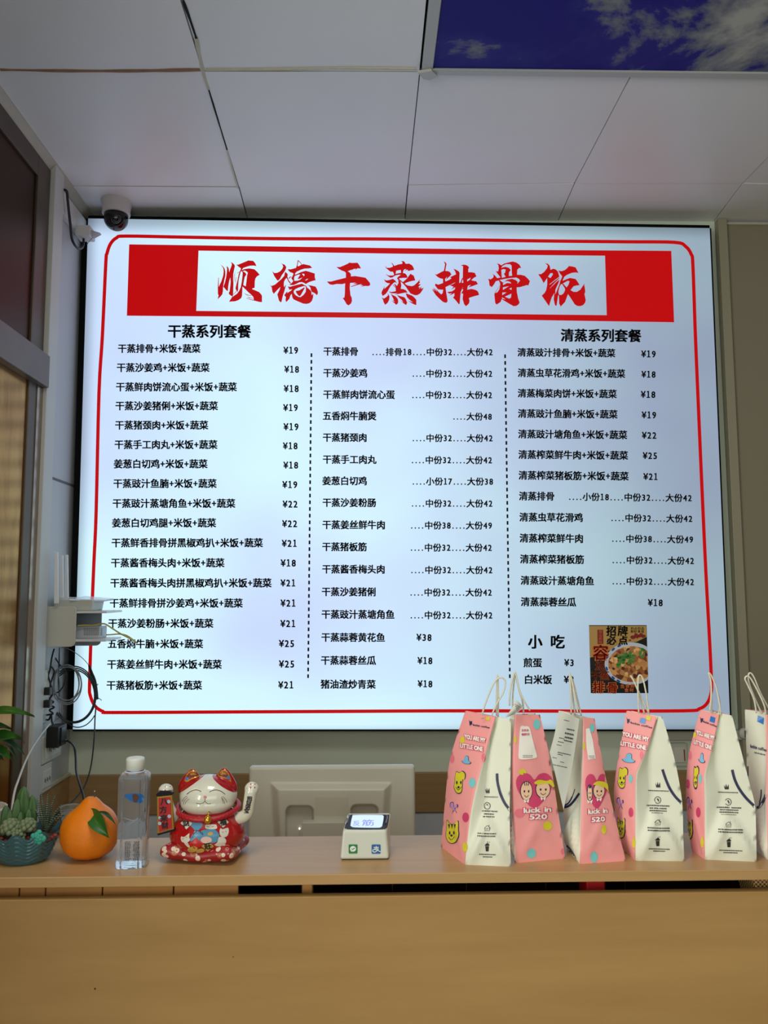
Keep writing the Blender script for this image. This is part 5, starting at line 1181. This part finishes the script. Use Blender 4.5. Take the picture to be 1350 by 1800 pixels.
def paper_bag(label, e1, e2, e3, left, right, seed, lean=0.5):
    """e1, e2, e3: the three seen upright edges, top to bottom; the fourth is hidden behind"""
    bot = [PZ(*e[-1], LZ) for e in (e1, e2, e3)]; Yc = (bot[0].y + bot[2].y) / 2
    tops = [Yc + (b_.y - Yc) * lean for b_ in bot]
    curves = []
    for e, b_, ty in zip((e1, e2, e3), bot, tops):
        pxs = sm2(e, 5, False)
        def cv_(t, pxs=pxs, b_=b_, ty=ty):
            q = along(pxs, 1 - t); w = PY(q[0], q[1], b_.y + (ty - b_.y) * t)
            if t <= 0: w.z = LZ
            return w
        curves.append(cv_)
    E1, E2, E3 = curves; E4 = lambda t: E1(t) + E3(t) - E2(t)
    off = Vector((seed * 3.1, seed * 1.7, 0))
    def face(A, B, crease, sgn, C_=None, D_=None, wob=1.0):
        def fn(u, v):
            p = A(v).lerp(B(v), u); n = (B(v) - A(v)).cross(Vector((0, 0, 1))).normalized()
            d = 0.0
            if crease:
                fold = (0.010 + 0.016 * v) * (1 - abs(2 * u - 1)) * min(1, v * 3)
                inw = (C_(v) + D_(v) - A(v) - B(v)); p = p + inw.normalized() * min(fold, inw.length * .2)
                k = 0.30 * (1 - abs(2 * u - 1))            # folded triangle at the foot
                d += 0.013 * (v / max(k, 1e-4) if v < k else max(0, 1 - (v - k) / .10)) * min(1, k * 9)
            else:
                k = 0.26 * (1 - abs(2 * u - 1)); d += 0.003 * max(0, 1 - abs(v - k) / .08) * min(1, v * 8)
                d += 0.004 * math.sin(math.pi * u) * math.sin(math.pi * v)
            ed = min(1, min(u, 1 - u) * 8) * min(1, v * 10)
            d += (0.0022 * ed * noise.noise(p * 16 + off) + 0.0012 * ed * abs(noise.noise(p * 45 + off))) * wob; d *= max(0.0, min(1.0, (1 - v) * 5)) if wob else 0.0
            q = p + n * d; q.z = max(q.z, LZ)
            return q
        return fn
    root = thing('paper_bag', label, 'bag', (sum((b_.x for b_ in bot)) / 3, Yc, LZ), 'paper takeaway bags on the ledge')
    mb = MB(); cr_l, cr_r = (left == 'w'), (right == 'w')
    mb.mi = 1 if left == 'w' else 0; mb.grid(face(E1, E2, cr_l, 1, E3, E4), 14, 30)
    mb.mi = 1 if right == 'w' else 0; mb.grid(face(E2, E3, cr_r, 1, E4, E1), 14, 30)
    mb.mi = 1 if left == 'w' else 0; mb.grid(face(E3, E4, cr_l, 1, E1, E2, 0.0), 10, 24)
    mb.mi = 1 if right == 'w' else 0; mb.grid(face(E4, E1, cr_r, 1, E2, E3, 0.0), 10, 24)
    mb.mi = 1; mb.face([E1(0), E4(0), E3(0), E2(0)])
    bmesh.ops.remove_doubles(mb.bm, verts=mb.bm.verts, dist=1e-5)
    o = put('paper_body', mb, [pink_p, white_p], root)
    for p in o.data.polygons: p.use_smooth = True
    return root, o, surface([o]), tops, curves
cord = mat('paper_cord', (222, 216, 196), 0.7)
def handles(root, loops, Y):
    for k, L in enumerate(loops):
        n = len(L); mb = MB(); mb.tube(smooth_path([PY(u, v, Y + .008 * k - .004 - (0.004 if 0 < i < n - 1 else 0)) for i, (u, v) in enumerate(L)], 6), 0.0016, 7); put('handle', mb, cord, root)
def art(name, root, sf, lift, fn, parent=None):
    mb = MB(); fn(mb, sf(lift)); put(name, mb, INK, parent or root)
def dashes(mb, on, K, x0, x1, y, slope=0.0, h=2.0):
    mb.mi = BLACK; x = x0
    while x < x1:
        w = random.uniform(5, 11); xe = min(x + w, x1)
        line_on(mb, [K(x, y + (x - x0) * slope), K(xe, y + (xe - x0) * slope)], h, on); x += w + 3
def icons(mb, on, K, cx, dx, ys, lines, sl=0.03):
    mb.mi = BLACK
    P = lambda L, ox, oy: [K(ox + a, oy + b_) for a, b_ in L]
    c_ = (cx, ys[0]); poly_on(mb, [P([(-22, -18), (-10, 2), (-4, -26), (4, 2), (16, -22), (18, 18), (-14, 18)], *c_)], on)
    c_ = (cx + dx, ys[1]); poly_on(mb, [P(circ(0, 0, 27, 29, 20), *c_), P(circ(0, 0, 22, 24, 20), *c_)], on); poly_on(mb, [P([(-10, -10), (4, -14), (12, 6), (4, 14), (0, 0)], *c_)], on)
    c_ = (cx + dx * 1.2, ys[2])
    for L in ([(-24, 0), (0, -20), (24, 0)], [(-20, -2), (-20, 20), (20, 20), (20, -2)], [(14, -10), (14, -24)], [(-10, 10), (-8, 2), (-2, 10), (4, 2), (10, 8)]): line_on(mb, P(L, *c_), .8, on)
    c_ = (cx + dx * 1.4, ys[3]); poly_on(mb, [P([(-16, -8), (16, -10), (12, 32), (-11, 32)], *c_)], on)
    poly_on(mb, [P(sm2([(-18, -12), (-14, -24), (0, -34), (14, -28), (18, -14)], 3), *c_)], on); line_on(mb, P([(2, -34), (6, -48)], *c_), .8, on); line_on(mb, P([(14, -36), (22, -44)], *c_), .8, on)
    for x0, x1, y, h in lines: dashes(mb, on, K, x0, x1, y, sl, h)
def dot(mb, on, K, mi, u, v, a, b_): mb.mi = mi; poly_on(mb, [[K(x, y) for x, y in circ(u, v, a, b_, 20)]], on, 3)
def slogan(mb, root, sf, K, lines, rise):
    for s_, p0, p1 in lines:
        pass
def slogans(root, sf, K, lines):
    mb = MB(); mb.mi = MAG
    for s_, p0, p1, em in lines: text_on(mb, s_, K(*p0), K(*p1), sf(.0010), .17, latin=True, em=em, shear=(0.0, -1.0))
    mb.mi = WHITE
    for s_, p0, p1, em in lines: text_on(mb, s_, K(*p0), K(*p1), sf(.0017), .045, latin=True, em=em, shear=(0.0, -1.0))
    put('slogan_lettering', mb, INK, root)
def brand(mb, on, K, lx, ly, p0, p1, em=4.2):
    mb.mi = NAVY
    poly_on(mb, [[K(lx + a, ly + b_) for a, b_ in ((-14, -26), (-6, -10), (4, -14), (14, -8), (8, 0), (16, 18), (6, 10), (-2, 22), (-8, 20), (-10, -4))]], on)
    text_on(mb, 'luckin coffee', K(*p0), K(*p1), on, .03, latin=True, em=em)
K7 = lambda x, y: (760 + x / 4.5, 1180 + y / 4.5)
K8 = lambda x, y: (1050 + x / 4.5, 1180 + y / 4.5)
def K7s(L): return [K7(*p) for p in L]
def K8s(L): return [K8(*p) for p in L]
def blob(mb, on, K, c_, a, b_, mi, ears=True):
    """plain rounded printed patch with a dark outline"""
    mb.mi = NAVY; poly_on(mb, [[K(x, y) for x, y in circ(c_[0], c_[1], a * 1.1, b_ * 1.06, 22)]], on, 3)
def side_prints(root, sf, K, hat, y1, bow, y2, dots, sticker, ytape):
    for d_ in dots: art('printed_dot', root, sf, .0008, lambda mb, on: dot(mb, on, K, *d_))
    def patch(name, mi, L):
        mb = MB(); mb.mi = mi; poly_on(mb, [[K(*p) for p in L]], sf(.0010)); put(name, mb, INK, root)
    patch('tape_piece', TAPE, sticker); patch('tape_piece', YEL, ytape)
    def shape(name, mi, loops):
        for k, L in enumerate(loops):
            cx = sum(p[0] for p in L) / len(L); cy = sum(p[1] for p in L) / len(L)
            sx_ = (max(p[0] for p in L) - min(p[0] for p in L)) / 2
            g = 1 + 5.0 / max(sx_, 5)
            if k == 0:
                mb = MB(); mb.mi = NAVY; poly_on(mb, [sm2([K(cx + (x - cx) * g, cy + (y - cy) * (1 + (g - 1) * .6)) for x, y in L], 3)], sf(.0010), 3); o_ = put(name + '_outline', mb, INK, root)
            mb = MB(); mb.mi = mi if k == 0 else NAVY; poly_on(mb, [sm2([K(x, y) for x, y in L], 3)], sf(.0015 + .0005 * k), 3); put(name, mb, INK, o_)
    u, v, a, b_ = hat
    shape('printed_hat', BLU, [[(u - a, v + b_ * .15), (u - a * .45, v - b_ * .05), (u - a * .3, v - b_ * .75), (u + a * .1, v - b_), (u + a * .45, v - b_ * .7), (u + a * .5, v + b_ * .1), (u + a, v + b_ * .5), (u + a * .6, v + b_ * .8), (u - a * .4, v + b_ * .7)]])
    u, v, a, b_ = y1
    shape('printed_yellow_patch', YEL, [[(u - a * .7, v - b_ * .5), (u - a * .5, v - b_ * .95), (u, v - b_ * .85), (u + a * .5, v - b_), (u + a, v - b_ * .75), (u + a * .9, v - b_ * .3), (u + a * .55, v - b_ * .25), (u + a * .5, v + b_ * .3), (u + a * .3, v + b_ * .85), (u - a * .4, v + b_ * .9), (u - a * .9, v + b_ * .4), (u - a * .8, v)]])
    u, v, a, b_ = y2
    shape('printed_yellow_patch', YEL, [[(u - a * .9, v - b_ * .3), (u - a * .85, v - b_), (u - a * .35, v - b_ * .7), (u + a * .35, v - b_ * .7), (u + a * .9, v - b_ * .95), (u + a * .95, v - b_ * .2), (u + a, v + b_ * .3), (u + a * .5, v + b_ * .85), (u - a * .4, v + b_ * .9), (u - a, v + b_ * .4)]])
    for (u, v, a, b_, cat_) in (y1 + (0,), y2 + (1,)):
        mb = MB(); mb.mi = NAVY; on_ = sf(.0021)
        for sx in (-.38, .32): poly_on(mb, [[K(x, y) for x, y in circ(u + sx * a, v + b_ * (.05 if cat_ else .0), a * .13, b_ * .15, 12)]], on_)
        poly_on(mb, [[K(x, y) for x, y in circ(u - a * .08, v + b_ * (.28 if cat_ else .42), a * .2, b_ * .1, 12)]], on_)
        line_on(mb, sm2([K(u - a * .55, v + b_ * .42), K(u - a * .1, v + b_ * .66), K(u + a * .45, v + b_ * .38)], 4, False), .8, on_)
        if cat_:
            for sx in (-.5, 0, .5): poly_on(mb, [[K(u + a * (sx - .16), v - b_ * .68), K(u + a * (sx + .16), v - b_ * .68), K(u + a * sx * .9, v - b_ * .3)]], on_)
        put('printed_face', mb, INK, root)
    u, v, a, b_ = bow
    shape('printed_bow', VIO, [[(u - a, v - b_ * .8), (u - a * .2, v - b_ * .9), (u, v - b_ * .1), (u + a * .8, v - b_ * .6), (u + a, v - b_ * .1), (u + a * .2, v + b_ * .1), (u + a * .8, v + b_ * .9), (u, v + b_ * .4), (u - a * .6, v + b_), (u - a * .2, v + b_ * .1), (u - a, v - b_ * .1)]])
# --- first bag from the left
B1 = paper_bag('leftmost paper bag, pink left side with slogan and white right side', [(818, 1249), (792, 1331), (783, 1400), (775.5, 1489)], [(872, 1260), (849, 1340), (829, 1422), (817, 1520)], [(898, 1264.5), (897.5, 1340), (896, 1430), (898, 1523.5)], 'p', 'w', 1)
root, o, sf, tops, cv1 = B1
side_prints(root, sf, K7, (272, 705, 34, 34), (217, 880, 44, 88), (175, 1080, 26, 44), (162, 1272, 48, 92), ((MAG, 265, 1155, 26, 38), (CYAN, 318, 882, 26, 38), (ROSE, 405, 682, 16, 34), (ROSE, 158, 690, 18, 34), (YEL, 260, 1390, 18, 38), (YEL, 240, 545, 18, 30)), ((377, 322), (400, 326), (416, 368), (388, 374)), ((425, 358), (460, 366), (452, 390), (424, 384)))
slogans(root, sf, K7, (('YOU ARE MY', (258, 515), (422, 548), 10.5), ('LITTLE ONE', (226, 585), (402, 616), 10.5)))
art('brand_lettering', root, sf, .0012, lambda mb, on: brand(mb, on, K7, 306, 408, (325, 422), (455, 446), 4.6))
def g1(mb, on):
    icons(mb, on, K7, 436, -2, (945, 1064, 1240, 1392), ((410, 520, 992, 1.6), (392, 516, 1105, 2.0), (410, 490, 1128, 2.0), (402, 492, 1150, 2.0), (360, 502, 1282, 2.0), (358, 498, 1302, 2.0), (368, 505, 1446, 1.8), (400, 476, 1466, 1.8)))
    mb.mi = NAVY; line_on(mb, sm2(K7s([(512, 808), (517, 880), (540, 970), (575, 1045), (616, 1098)]), 5, False), 4.6, on)
art('gusset_print', root, sf, .0010, g1)
handles(root, [K7s([(395, 345), (405, 300), (440, 200), (490, 90), (530, 52), (568, 60), (578, 100), (560, 170), (520, 240), (485, 310), (465, 365)]), K7s([(508, 350), (508, 220), (513, 80), (515, 32), (519, 80), (522, 220), (520, 360)])], sum(tops) / 3)
# --- second bag: pink front with heart
B2 = paper_bag('second paper bag from the left, pink front with a heart facing forward', [(896.5, 1255), (896.8, 1330), (898, 1430), (906, 1512)], [(904.5, 1257), (901, 1315), (899.8, 1400), (908, 1517)], [(949, 1256), (966, 1330), (980, 1420), (993.5, 1509)], 'w', 'p', 2)
root, o, sf, tops, _ = B2
def heart(mb, on, K, cx, cy, w, h):
    mb.mi = MAG; P = sm2([(0, -.62), (-.25, -.92), (-.62, -1), (-.95, -.75), (-1, -.3), (-.75, .25), (0, 1), (.75, .25), (1, -.3), (.95, -.75), (.62, -1), (.25, -.92)], 3); poly_on(mb, [[K(cx + a * w, cy + b_ * h) for a, b_ in P]], on, 4)
for d_ in ((CYAN, 825, 420, 28, 40), (YEL, 712, 795, 30, 24), (YEL, 910, 1222, 36, 36), (CYAN, 783, 1440, 36, 38), (ROSE, 690, 1122, 40, 36), (YEL, 655, 540, 10, 30), (ROSE, 1030, 1425, 14, 26)): art('printed_dot', root, sf, .0008, lambda mb, on: dot(mb, on, K7, *d_))
def g2(mb, on): heart(mb, on, K7, 805, 945, 142, 140)
art('printed_heart', root, sf, .0008, g2)
def oval(root, sf, c_, hair):
    mb = MB(); mb.mi = NAVY; poly_on(mb, [[K7(x, y) for x, y in circ(c_[0], c_[1], c_[2] + 6, c_[3] + 6, 24)]], sf(.0012), 4); o_ = put('heart_oval', mb, INK, root)
    mb = MB(); mb.mi = PEACH; poly_on(mb, [[K7(x, y) for x, y in circ(*c_, 24)]], sf(.0017), 4); put('oval_fill', mb, INK, o_)
    if hair:
        mb = MB(); mb.mi = YEL; poly_on(mb, [sm2(K7s(hair), 3)], sf(.0022), 4); put('oval_band', mb, INK, o_)
    mb = MB(); mb.mi = NAVY; on_ = sf(.0023)
    for sx in (-.38, .38): poly_on(mb, [[K7(x, y) for x, y in circ(c_[0] + sx * c_[2], c_[1] + 2, c_[2] * .13, c_[3] * .14, 12)]], on_)
    line_on(mb, sm2(K7s([(c_[0] - c_[2] * .4, c_[1] + c_[3] * .45), (c_[0], c_[1] + c_[3] * .66), (c_[0] + c_[2] * .4, c_[1] + c_[3] * .45)]), 4, False), .9, on_)
    if not hair:
        for sx in (-.4, 0, .4): line_on(mb, K7s([(c_[0] + sx * c_[2], c_[1] - c_[3] * .98), (c_[0] + sx * c_[2] * .7, c_[1] - c_[3] * .6)]), 1.2, on_)
    put('oval_face', mb, INK, o_)
    mb = MB(); mb.mi = WHITE; poly_on(mb, [K7s([(c_[0] - 22, c_[1] + c_[3] - 6), (c_[0], c_[1] + c_[3] + 6), (c_[0] + 22, c_[1] + c_[3] - 8), (c_[0] + 14, c_[1] + c_[3] + 24), (c_[0], c_[1] + c_[3] + 8), (c_[0] - 14, c_[1] + c_[3] + 24)])], sf(.0020)); put('oval_bow', mb, INK, o_)
oval(root, sf, (742, 945, 44, 72), None)
oval(root, sf, (872, 932, 54, 66), [(800, 880), (840, 856), (900, 866), (935, 856), (960, 900), (950, 915), (920, 890), (880, 888), (830, 895)])
slogans(root, sf, K7, (('luck in', (722, 1098), (934, 1088), 12.0), ('520', (768, 1150), (902, 1146), 12.5)))
def g5(mb, on):
    mb.mi = WHITE; poly_on(mb, [sm2(K7s([(695, 438), (730, 435), (765, 440), (782, 500), (805, 590), (825, 665), (815, 685), (750, 695), (695, 695), (680, 670), (685, 560)]), 2)], on, 3)
    mb.mi = MAG
    text_on(mb, '无饮品', K7(702, 468), K7(760, 464), sf(.0016), .03); text_on(mb, '领积分', K7(702, 500), K7(768, 496), sf(.0016), .03)
    for y in (665, 678): dashes(mb, sf(.0016), K7, 715, 790, y, 0, 1.0)
art('white_sticker', root, sf, .0011, g5)
handles(root, [K7s([(610, 270), (612, 200), (625, 100), (650, 10), (662, 30), (690, 150), (730, 240), (772, 310)]), K7s([(638, 350), (635, 230), (645, 90), (656, 20), (672, 90), (695, 180), (715, 250), (722, 330)])], sum(tops) / 3)
rcm = mat('receipt_paper', (206, 206, 198), 0.6)
def receipt(name_label, px, Y, curl=0.004):
    mb = MB(); ps_ = [PY(u, v, Y) for u, v in px]
    def fn(a, b_):
        p = ps_[3].lerp(ps_[2], a).lerp(ps_[0].lerp(ps_[1], a), b_); p.y -= curl * math.sin(math.pi * b_) + .002 * math.sin(5 * a); return p
    mb.grid(fn, 8, 14, True); o = put('receipt', mb, rcm, label=name_label, category='receipt'); return o
o2 = receipt('small curled receipt standing in the top of the second bag', [K7(665, 222), K7(722, 285), K7(640, 345), K7(575, 365)], sum(tops) / 3 - .012, .006)
mb = MB(); on = surface([o2])(.0005)
for k in range(5): dashes(mb, on, K7, 652 + k * 4, 700 - k * 3, 262 + k * 14, .5, .8)
put('receipt_print', mb, INK, o2)
# --- third bag
B3 = paper_bag('third paper bag from the left, with a long receipt on its white side', [(982, 1249), (985, 1335), (990, 1420), (997, 1492)], [(1025, 1261), (1024.5, 1335), (1022, 1410), (1019, 1519)], [(1045, 1263), (1063, 1358), (1080, 1432), (1100, 1513.5)], 'w', 'p', 3)
root, o, sf, tops, _ = B3
def h1(mb, on):
    mb.mi = NAVY
    line_on(mb, sm2(K7s([(1128, 930), (1110, 985), (1080, 1040), (1042, 1062)]), 4, False), [1.2] * 5 + [2.4] * 8, on); line_on(mb, sm2(K7s([(1163, 966), (1125, 1020), (1085, 1062), (1042, 1076)]), 4, False), 4, on)
def h1b(mb, on): mb.mi = NAVY; poly_on(mb, [sm2(K7s([(1056, 1375), (1085, 1390), (1120, 1440), (1142, 1500), (1110, 1495), (1068, 1470)]), 3)], on, 3)
art('printed_navy_curve', root, sf, .0008, h1b)
art('gusset_print', root, sf, .0008, h1)
for d_ in ((CYAN, 1262, 448, 20, 36), (YEL, 1200, 590, 8, 34), (CYAN, 1278, 1468, 28, 44), (YEL, 1348 + 8, 1250, 20, 36)): art('printed_dot', root, sf, .0008, lambda mb, on: dot(mb, on, K7, *d_))
def h2(mb, on): heart(mb, on, K7, 1298, 950, 88, 138)
art('printed_heart', root, sf, .0008, h2)
oval(root, sf, (1243, 960, 17, 62), None)
oval(root, sf, (1315, 945, 42, 60), [(1268, 895), (1300, 868), (1345, 872), (1380, 890), (1395, 950), (1360, 920), (1310, 900)])
slogans(root, sf, K7, (('luck in', (1232, 1108), (1380, 1098), 11.5), ('520', (1258, 1172), (1360, 1166), 11.5)))
def h4(mb, on):
    mb.mi = WHITE; poly_on(mb, [K7s([(1212, 455), (1240, 450), (1266, 540), (1290, 690), (1232, 700), (1218, 600)])], on, 3)
    mb.mi = MAG; dashes(mb, sf(.0016), K7, 1236, 1280, 670, 0, 1); dashes(mb, sf(.0016), K7, 1238, 1280, 684, 0, 1)
art('white_sticker', root, sf, .0011, h4)
handles(root, [K7s([(1098, 340), (1096, 200), (1090, 80), (1082, 15), (1100, 60), (1125, 180), (1150, 330)]), K7s([(1130, 345), (1110, 200), (1096, 90), (1086, 22), (1115, 90), (1145, 210), (1178, 350)])], sum(tops) / 3)
YR = min(tops) - .012
ob = receipt('long printed receipt hanging over the white side of the third bag', [K7(1000, 310), K7(1166, 378), K7(1040, 1098), K7(928, 640)], YR, .006)
mb = MB(); on = surface([ob])(.0005)
for (x0, x1, y, h) in ((1040, 1082, 385, 1.2), (1062, 1125, 455, 2.2), (1048, 1118, 488, 3.0), (1046, 1112, 520, 3.0), (1040, 1108, 545, 2.0), (1003, 1042, 525, 1.4), (994, 1038, 555, 1.4), (984, 1020, 580, 1.2), (992, 1095, 640, 1.6), (990, 1030, 655, 1.4), (952, 985, 680, 1.2), (1010, 1040, 715, 1.2), (945, 1065, 735, 1.4)):
    dashes(mb, on, K7, x0, x1, y, .22, h)
put('receipt_print', mb, INK, ob)
# --- fourth bag
B4 = paper_bag('fourth paper bag from the left, pink side with slogan, blue tape and wide white gusset', [(1101, 1249), (1092, 1304), (1083, 1355), (1079, 1402), (1087, 1469), (1098, 1497)], [(1157, 1260), (1139, 1313), (1124, 1347), (1118, 1364), (1117, 1424), (1117, 1513)], [(1164, 1260), (1175, 1296), (1188, 1344), (1199, 1409), (1201, 1469), (1203, 1514)], 'p', 'w', 4, .6)
root, o, sf, tops, _ = B4
side_prints(root, sf, K8, (250, 690, 48, 40), (202, 845, 38, 82), (184, 1045, 20, 44), (192, 1240, 28, 78), ((CYAN, 265, 850, 15, 34), (MAG, 267, 1115, 18, 38), (YEL, 290, 1355, 12, 44), (ROSE, 350, 665, 14, 34)), ((345, 368), (388, 376), (378, 416), (332, 404)), ((392, 350), (428, 356), (420, 392), (384, 380)))
slogans(root, sf, K8, (('YOU ARE MY', (202, 492), (408, 540), 10.5), ('LITTLE ONE', (190, 568), (386, 606), 10.5)))
art('brand_lettering', root, sf, .0012, lambda mb, on: brand(mb, on, K8, 246, 390, (266, 404), (435, 446), 4.8))
def g1(mb, on):
    icons(mb, on, K8, 480, -3, (900, 1018, 1195, 1350), ((400, 565, 942, 1.8), (388, 572, 1060, 2.2), (412, 548, 1082, 2.2), (412, 548, 1102, 2.2), (430, 520, 1120, 1), (398, 568, 1238, 2.2), (400, 570, 1258, 2.2), (404, 572, 1402, 1.8), (440, 536, 1420, 1.8)))
    mb.mi = NAVY; line_on(mb, sm2(K8s([(515, 775), (540, 850), (575, 930), (620, 995), (668, 1042)]), 5, False), 4.6, on)
art('gusset_print', root, sf, .0010, g1)
handles(root, [K8s([(328, 330), (322, 200), (322, 70), (335, 30), (360, 60), (385, 170), (406, 325)]), K8s([(372, 335), (330, 180), (285, 70), (262, 35), (290, 80), (350, 210), (415, 350)])], sum(tops) / 3)
# --- fifth bag
B5 = paper_bag('fifth paper bag from the left, pink side with slogan, standing before the menu corner', [(1231, 1247), (1214, 1311), (1208, 1349), (1206, 1402), (1212, 1469), (1217, 1496)], [(1265, 1257), (1250, 1322), (1239, 1358), (1238, 1375), (1239, 1424), (1239, 1511)], [(1287, 1258), (1301, 1313), (1317, 1375), (1327, 1415), (1329, 1458), (1330, 1515)], 'p', 'w', 5, .6)
root, o, sf, tops, _ = B5
side_prints(root, sf, K8, (828, 690, 22, 40), (782, 840, 20, 84), (732, 1045, 16, 46), (735, 1250, 20, 74), ((CYAN, 815, 850, 13, 36), (MAG, 717, 890, 16, 36), (MAG, 800, 1115, 18, 40), (YEL, 832, 1352, 13, 44), (ROSE, 735, 665, 14, 34), (YEL, 772, 505, 10, 24)), ((898, 355), (936, 368), (928, 410), (888, 396)), ((950, 345), (974, 352), (962, 390), (940, 380)))
slogans(root, sf, K8, (('YOU ARE MY', (788, 482), (930, 530), 10.5), ('LITTLE ONE', (768, 556), (906, 606), 10.5)))
art('brand_lettering', root, sf, .0012, lambda mb, on: brand(mb, on, K8, 828, 385, (842, 396), (946, 436), 4.6))
def g1(mb, on):
    icons(mb, on, K8, 1022, 12, (915, 1033, 1210, 1358), ((952, 1115, 955, 1.8), (942, 1140, 1075, 2.2), (968, 1116, 1095, 2.2), (966, 1116, 1114, 2.2), (980, 1100, 1132, 1), (958, 1148, 1250, 2.2), (958, 1150, 1270, 2.2), (962, 1148, 1414, 1.8), (996, 1110, 1432, 1.8)))
    mb.mi = NAVY; line_on(mb, sm2(K8s([(1067, 778), (1085, 850), (1120, 925), (1175, 1000), (1248, 1072)]), 5, False), 4.8, on)
art('gusset_print', root, sf, .0010, g1)
handles(root, [K8s([(888, 315), (900, 200), (898, 80), (880, 15), (905, 40), (940, 130), (970, 280), (975, 345)]), K8s([(905, 325), (905, 190), (895, 80), (883, 20), (920, 70), (950, 170), (968, 260), (958, 345)])], sum(tops) / 3)
# --- sixth bag, cut by the frame
B6 = paper_bag('rightmost paper bag, white front with dark blue lettering and blue tape', [(1309, 1247), (1312, 1320), (1314, 1400), (1322, 1490)], [(1346, 1256), (1347, 1340), (1347, 1420), (1350, 1512)], [(1388, 1258), (1396, 1350), (1410, 1430), (1428, 1509)], 'w', 'p', 6)
root, o, sf, tops, _ = B6
def w1(mb, on):
    mb.mi = NAVY; text_on(mb, 'luckin coffee', K8(1212, 588), K8(1338, 622), on, .025, latin=True, em=8.5, shear=(0.0, -1.0))
    text_on(mb, '瑞幸咖啡', K8(1240, 640), K8(1330, 662), on, .02, em=3.0)
    line_on(mb, sm2(K8s([(1332, 972), (1318, 1020), (1290, 1065), (1262, 1080)]), 4, False), 4.4, on); line_on(mb, sm2(K8s([(1298, 935), (1295, 990), (1282, 1060)]), 4, False), 2.0, on); line_on(mb, K8s([(1192, 750), (1192, 830)]), 1.8, on)
    mb.mi = TAPE; poly_on(mb, [K8s([(1270, 348), (1320, 370), (1314, 420), (1264, 396)])], on)
art('brand_lettering', root, sf, .0010, w1)
handles(root, [K8s([(1258, 330), (1238, 220), (1190, 110), (1168, 60), (1185, 38), (1215, 60), (1270, 160), (1320, 270), (1332, 345)]), K8s([(1300, 335), (1240, 200), (1200, 90), (1195, 30), (1212, 14), (1240, 50), (1290, 170), (1360, 300)])], sum(tops) / 3)
# drop helper-only empties that ended up without parts
for ob_ in list(bpy.data.objects):
    if ob_.type == 'EMPTY' and not ob_.children: bpy.data.objects.remove(ob_)
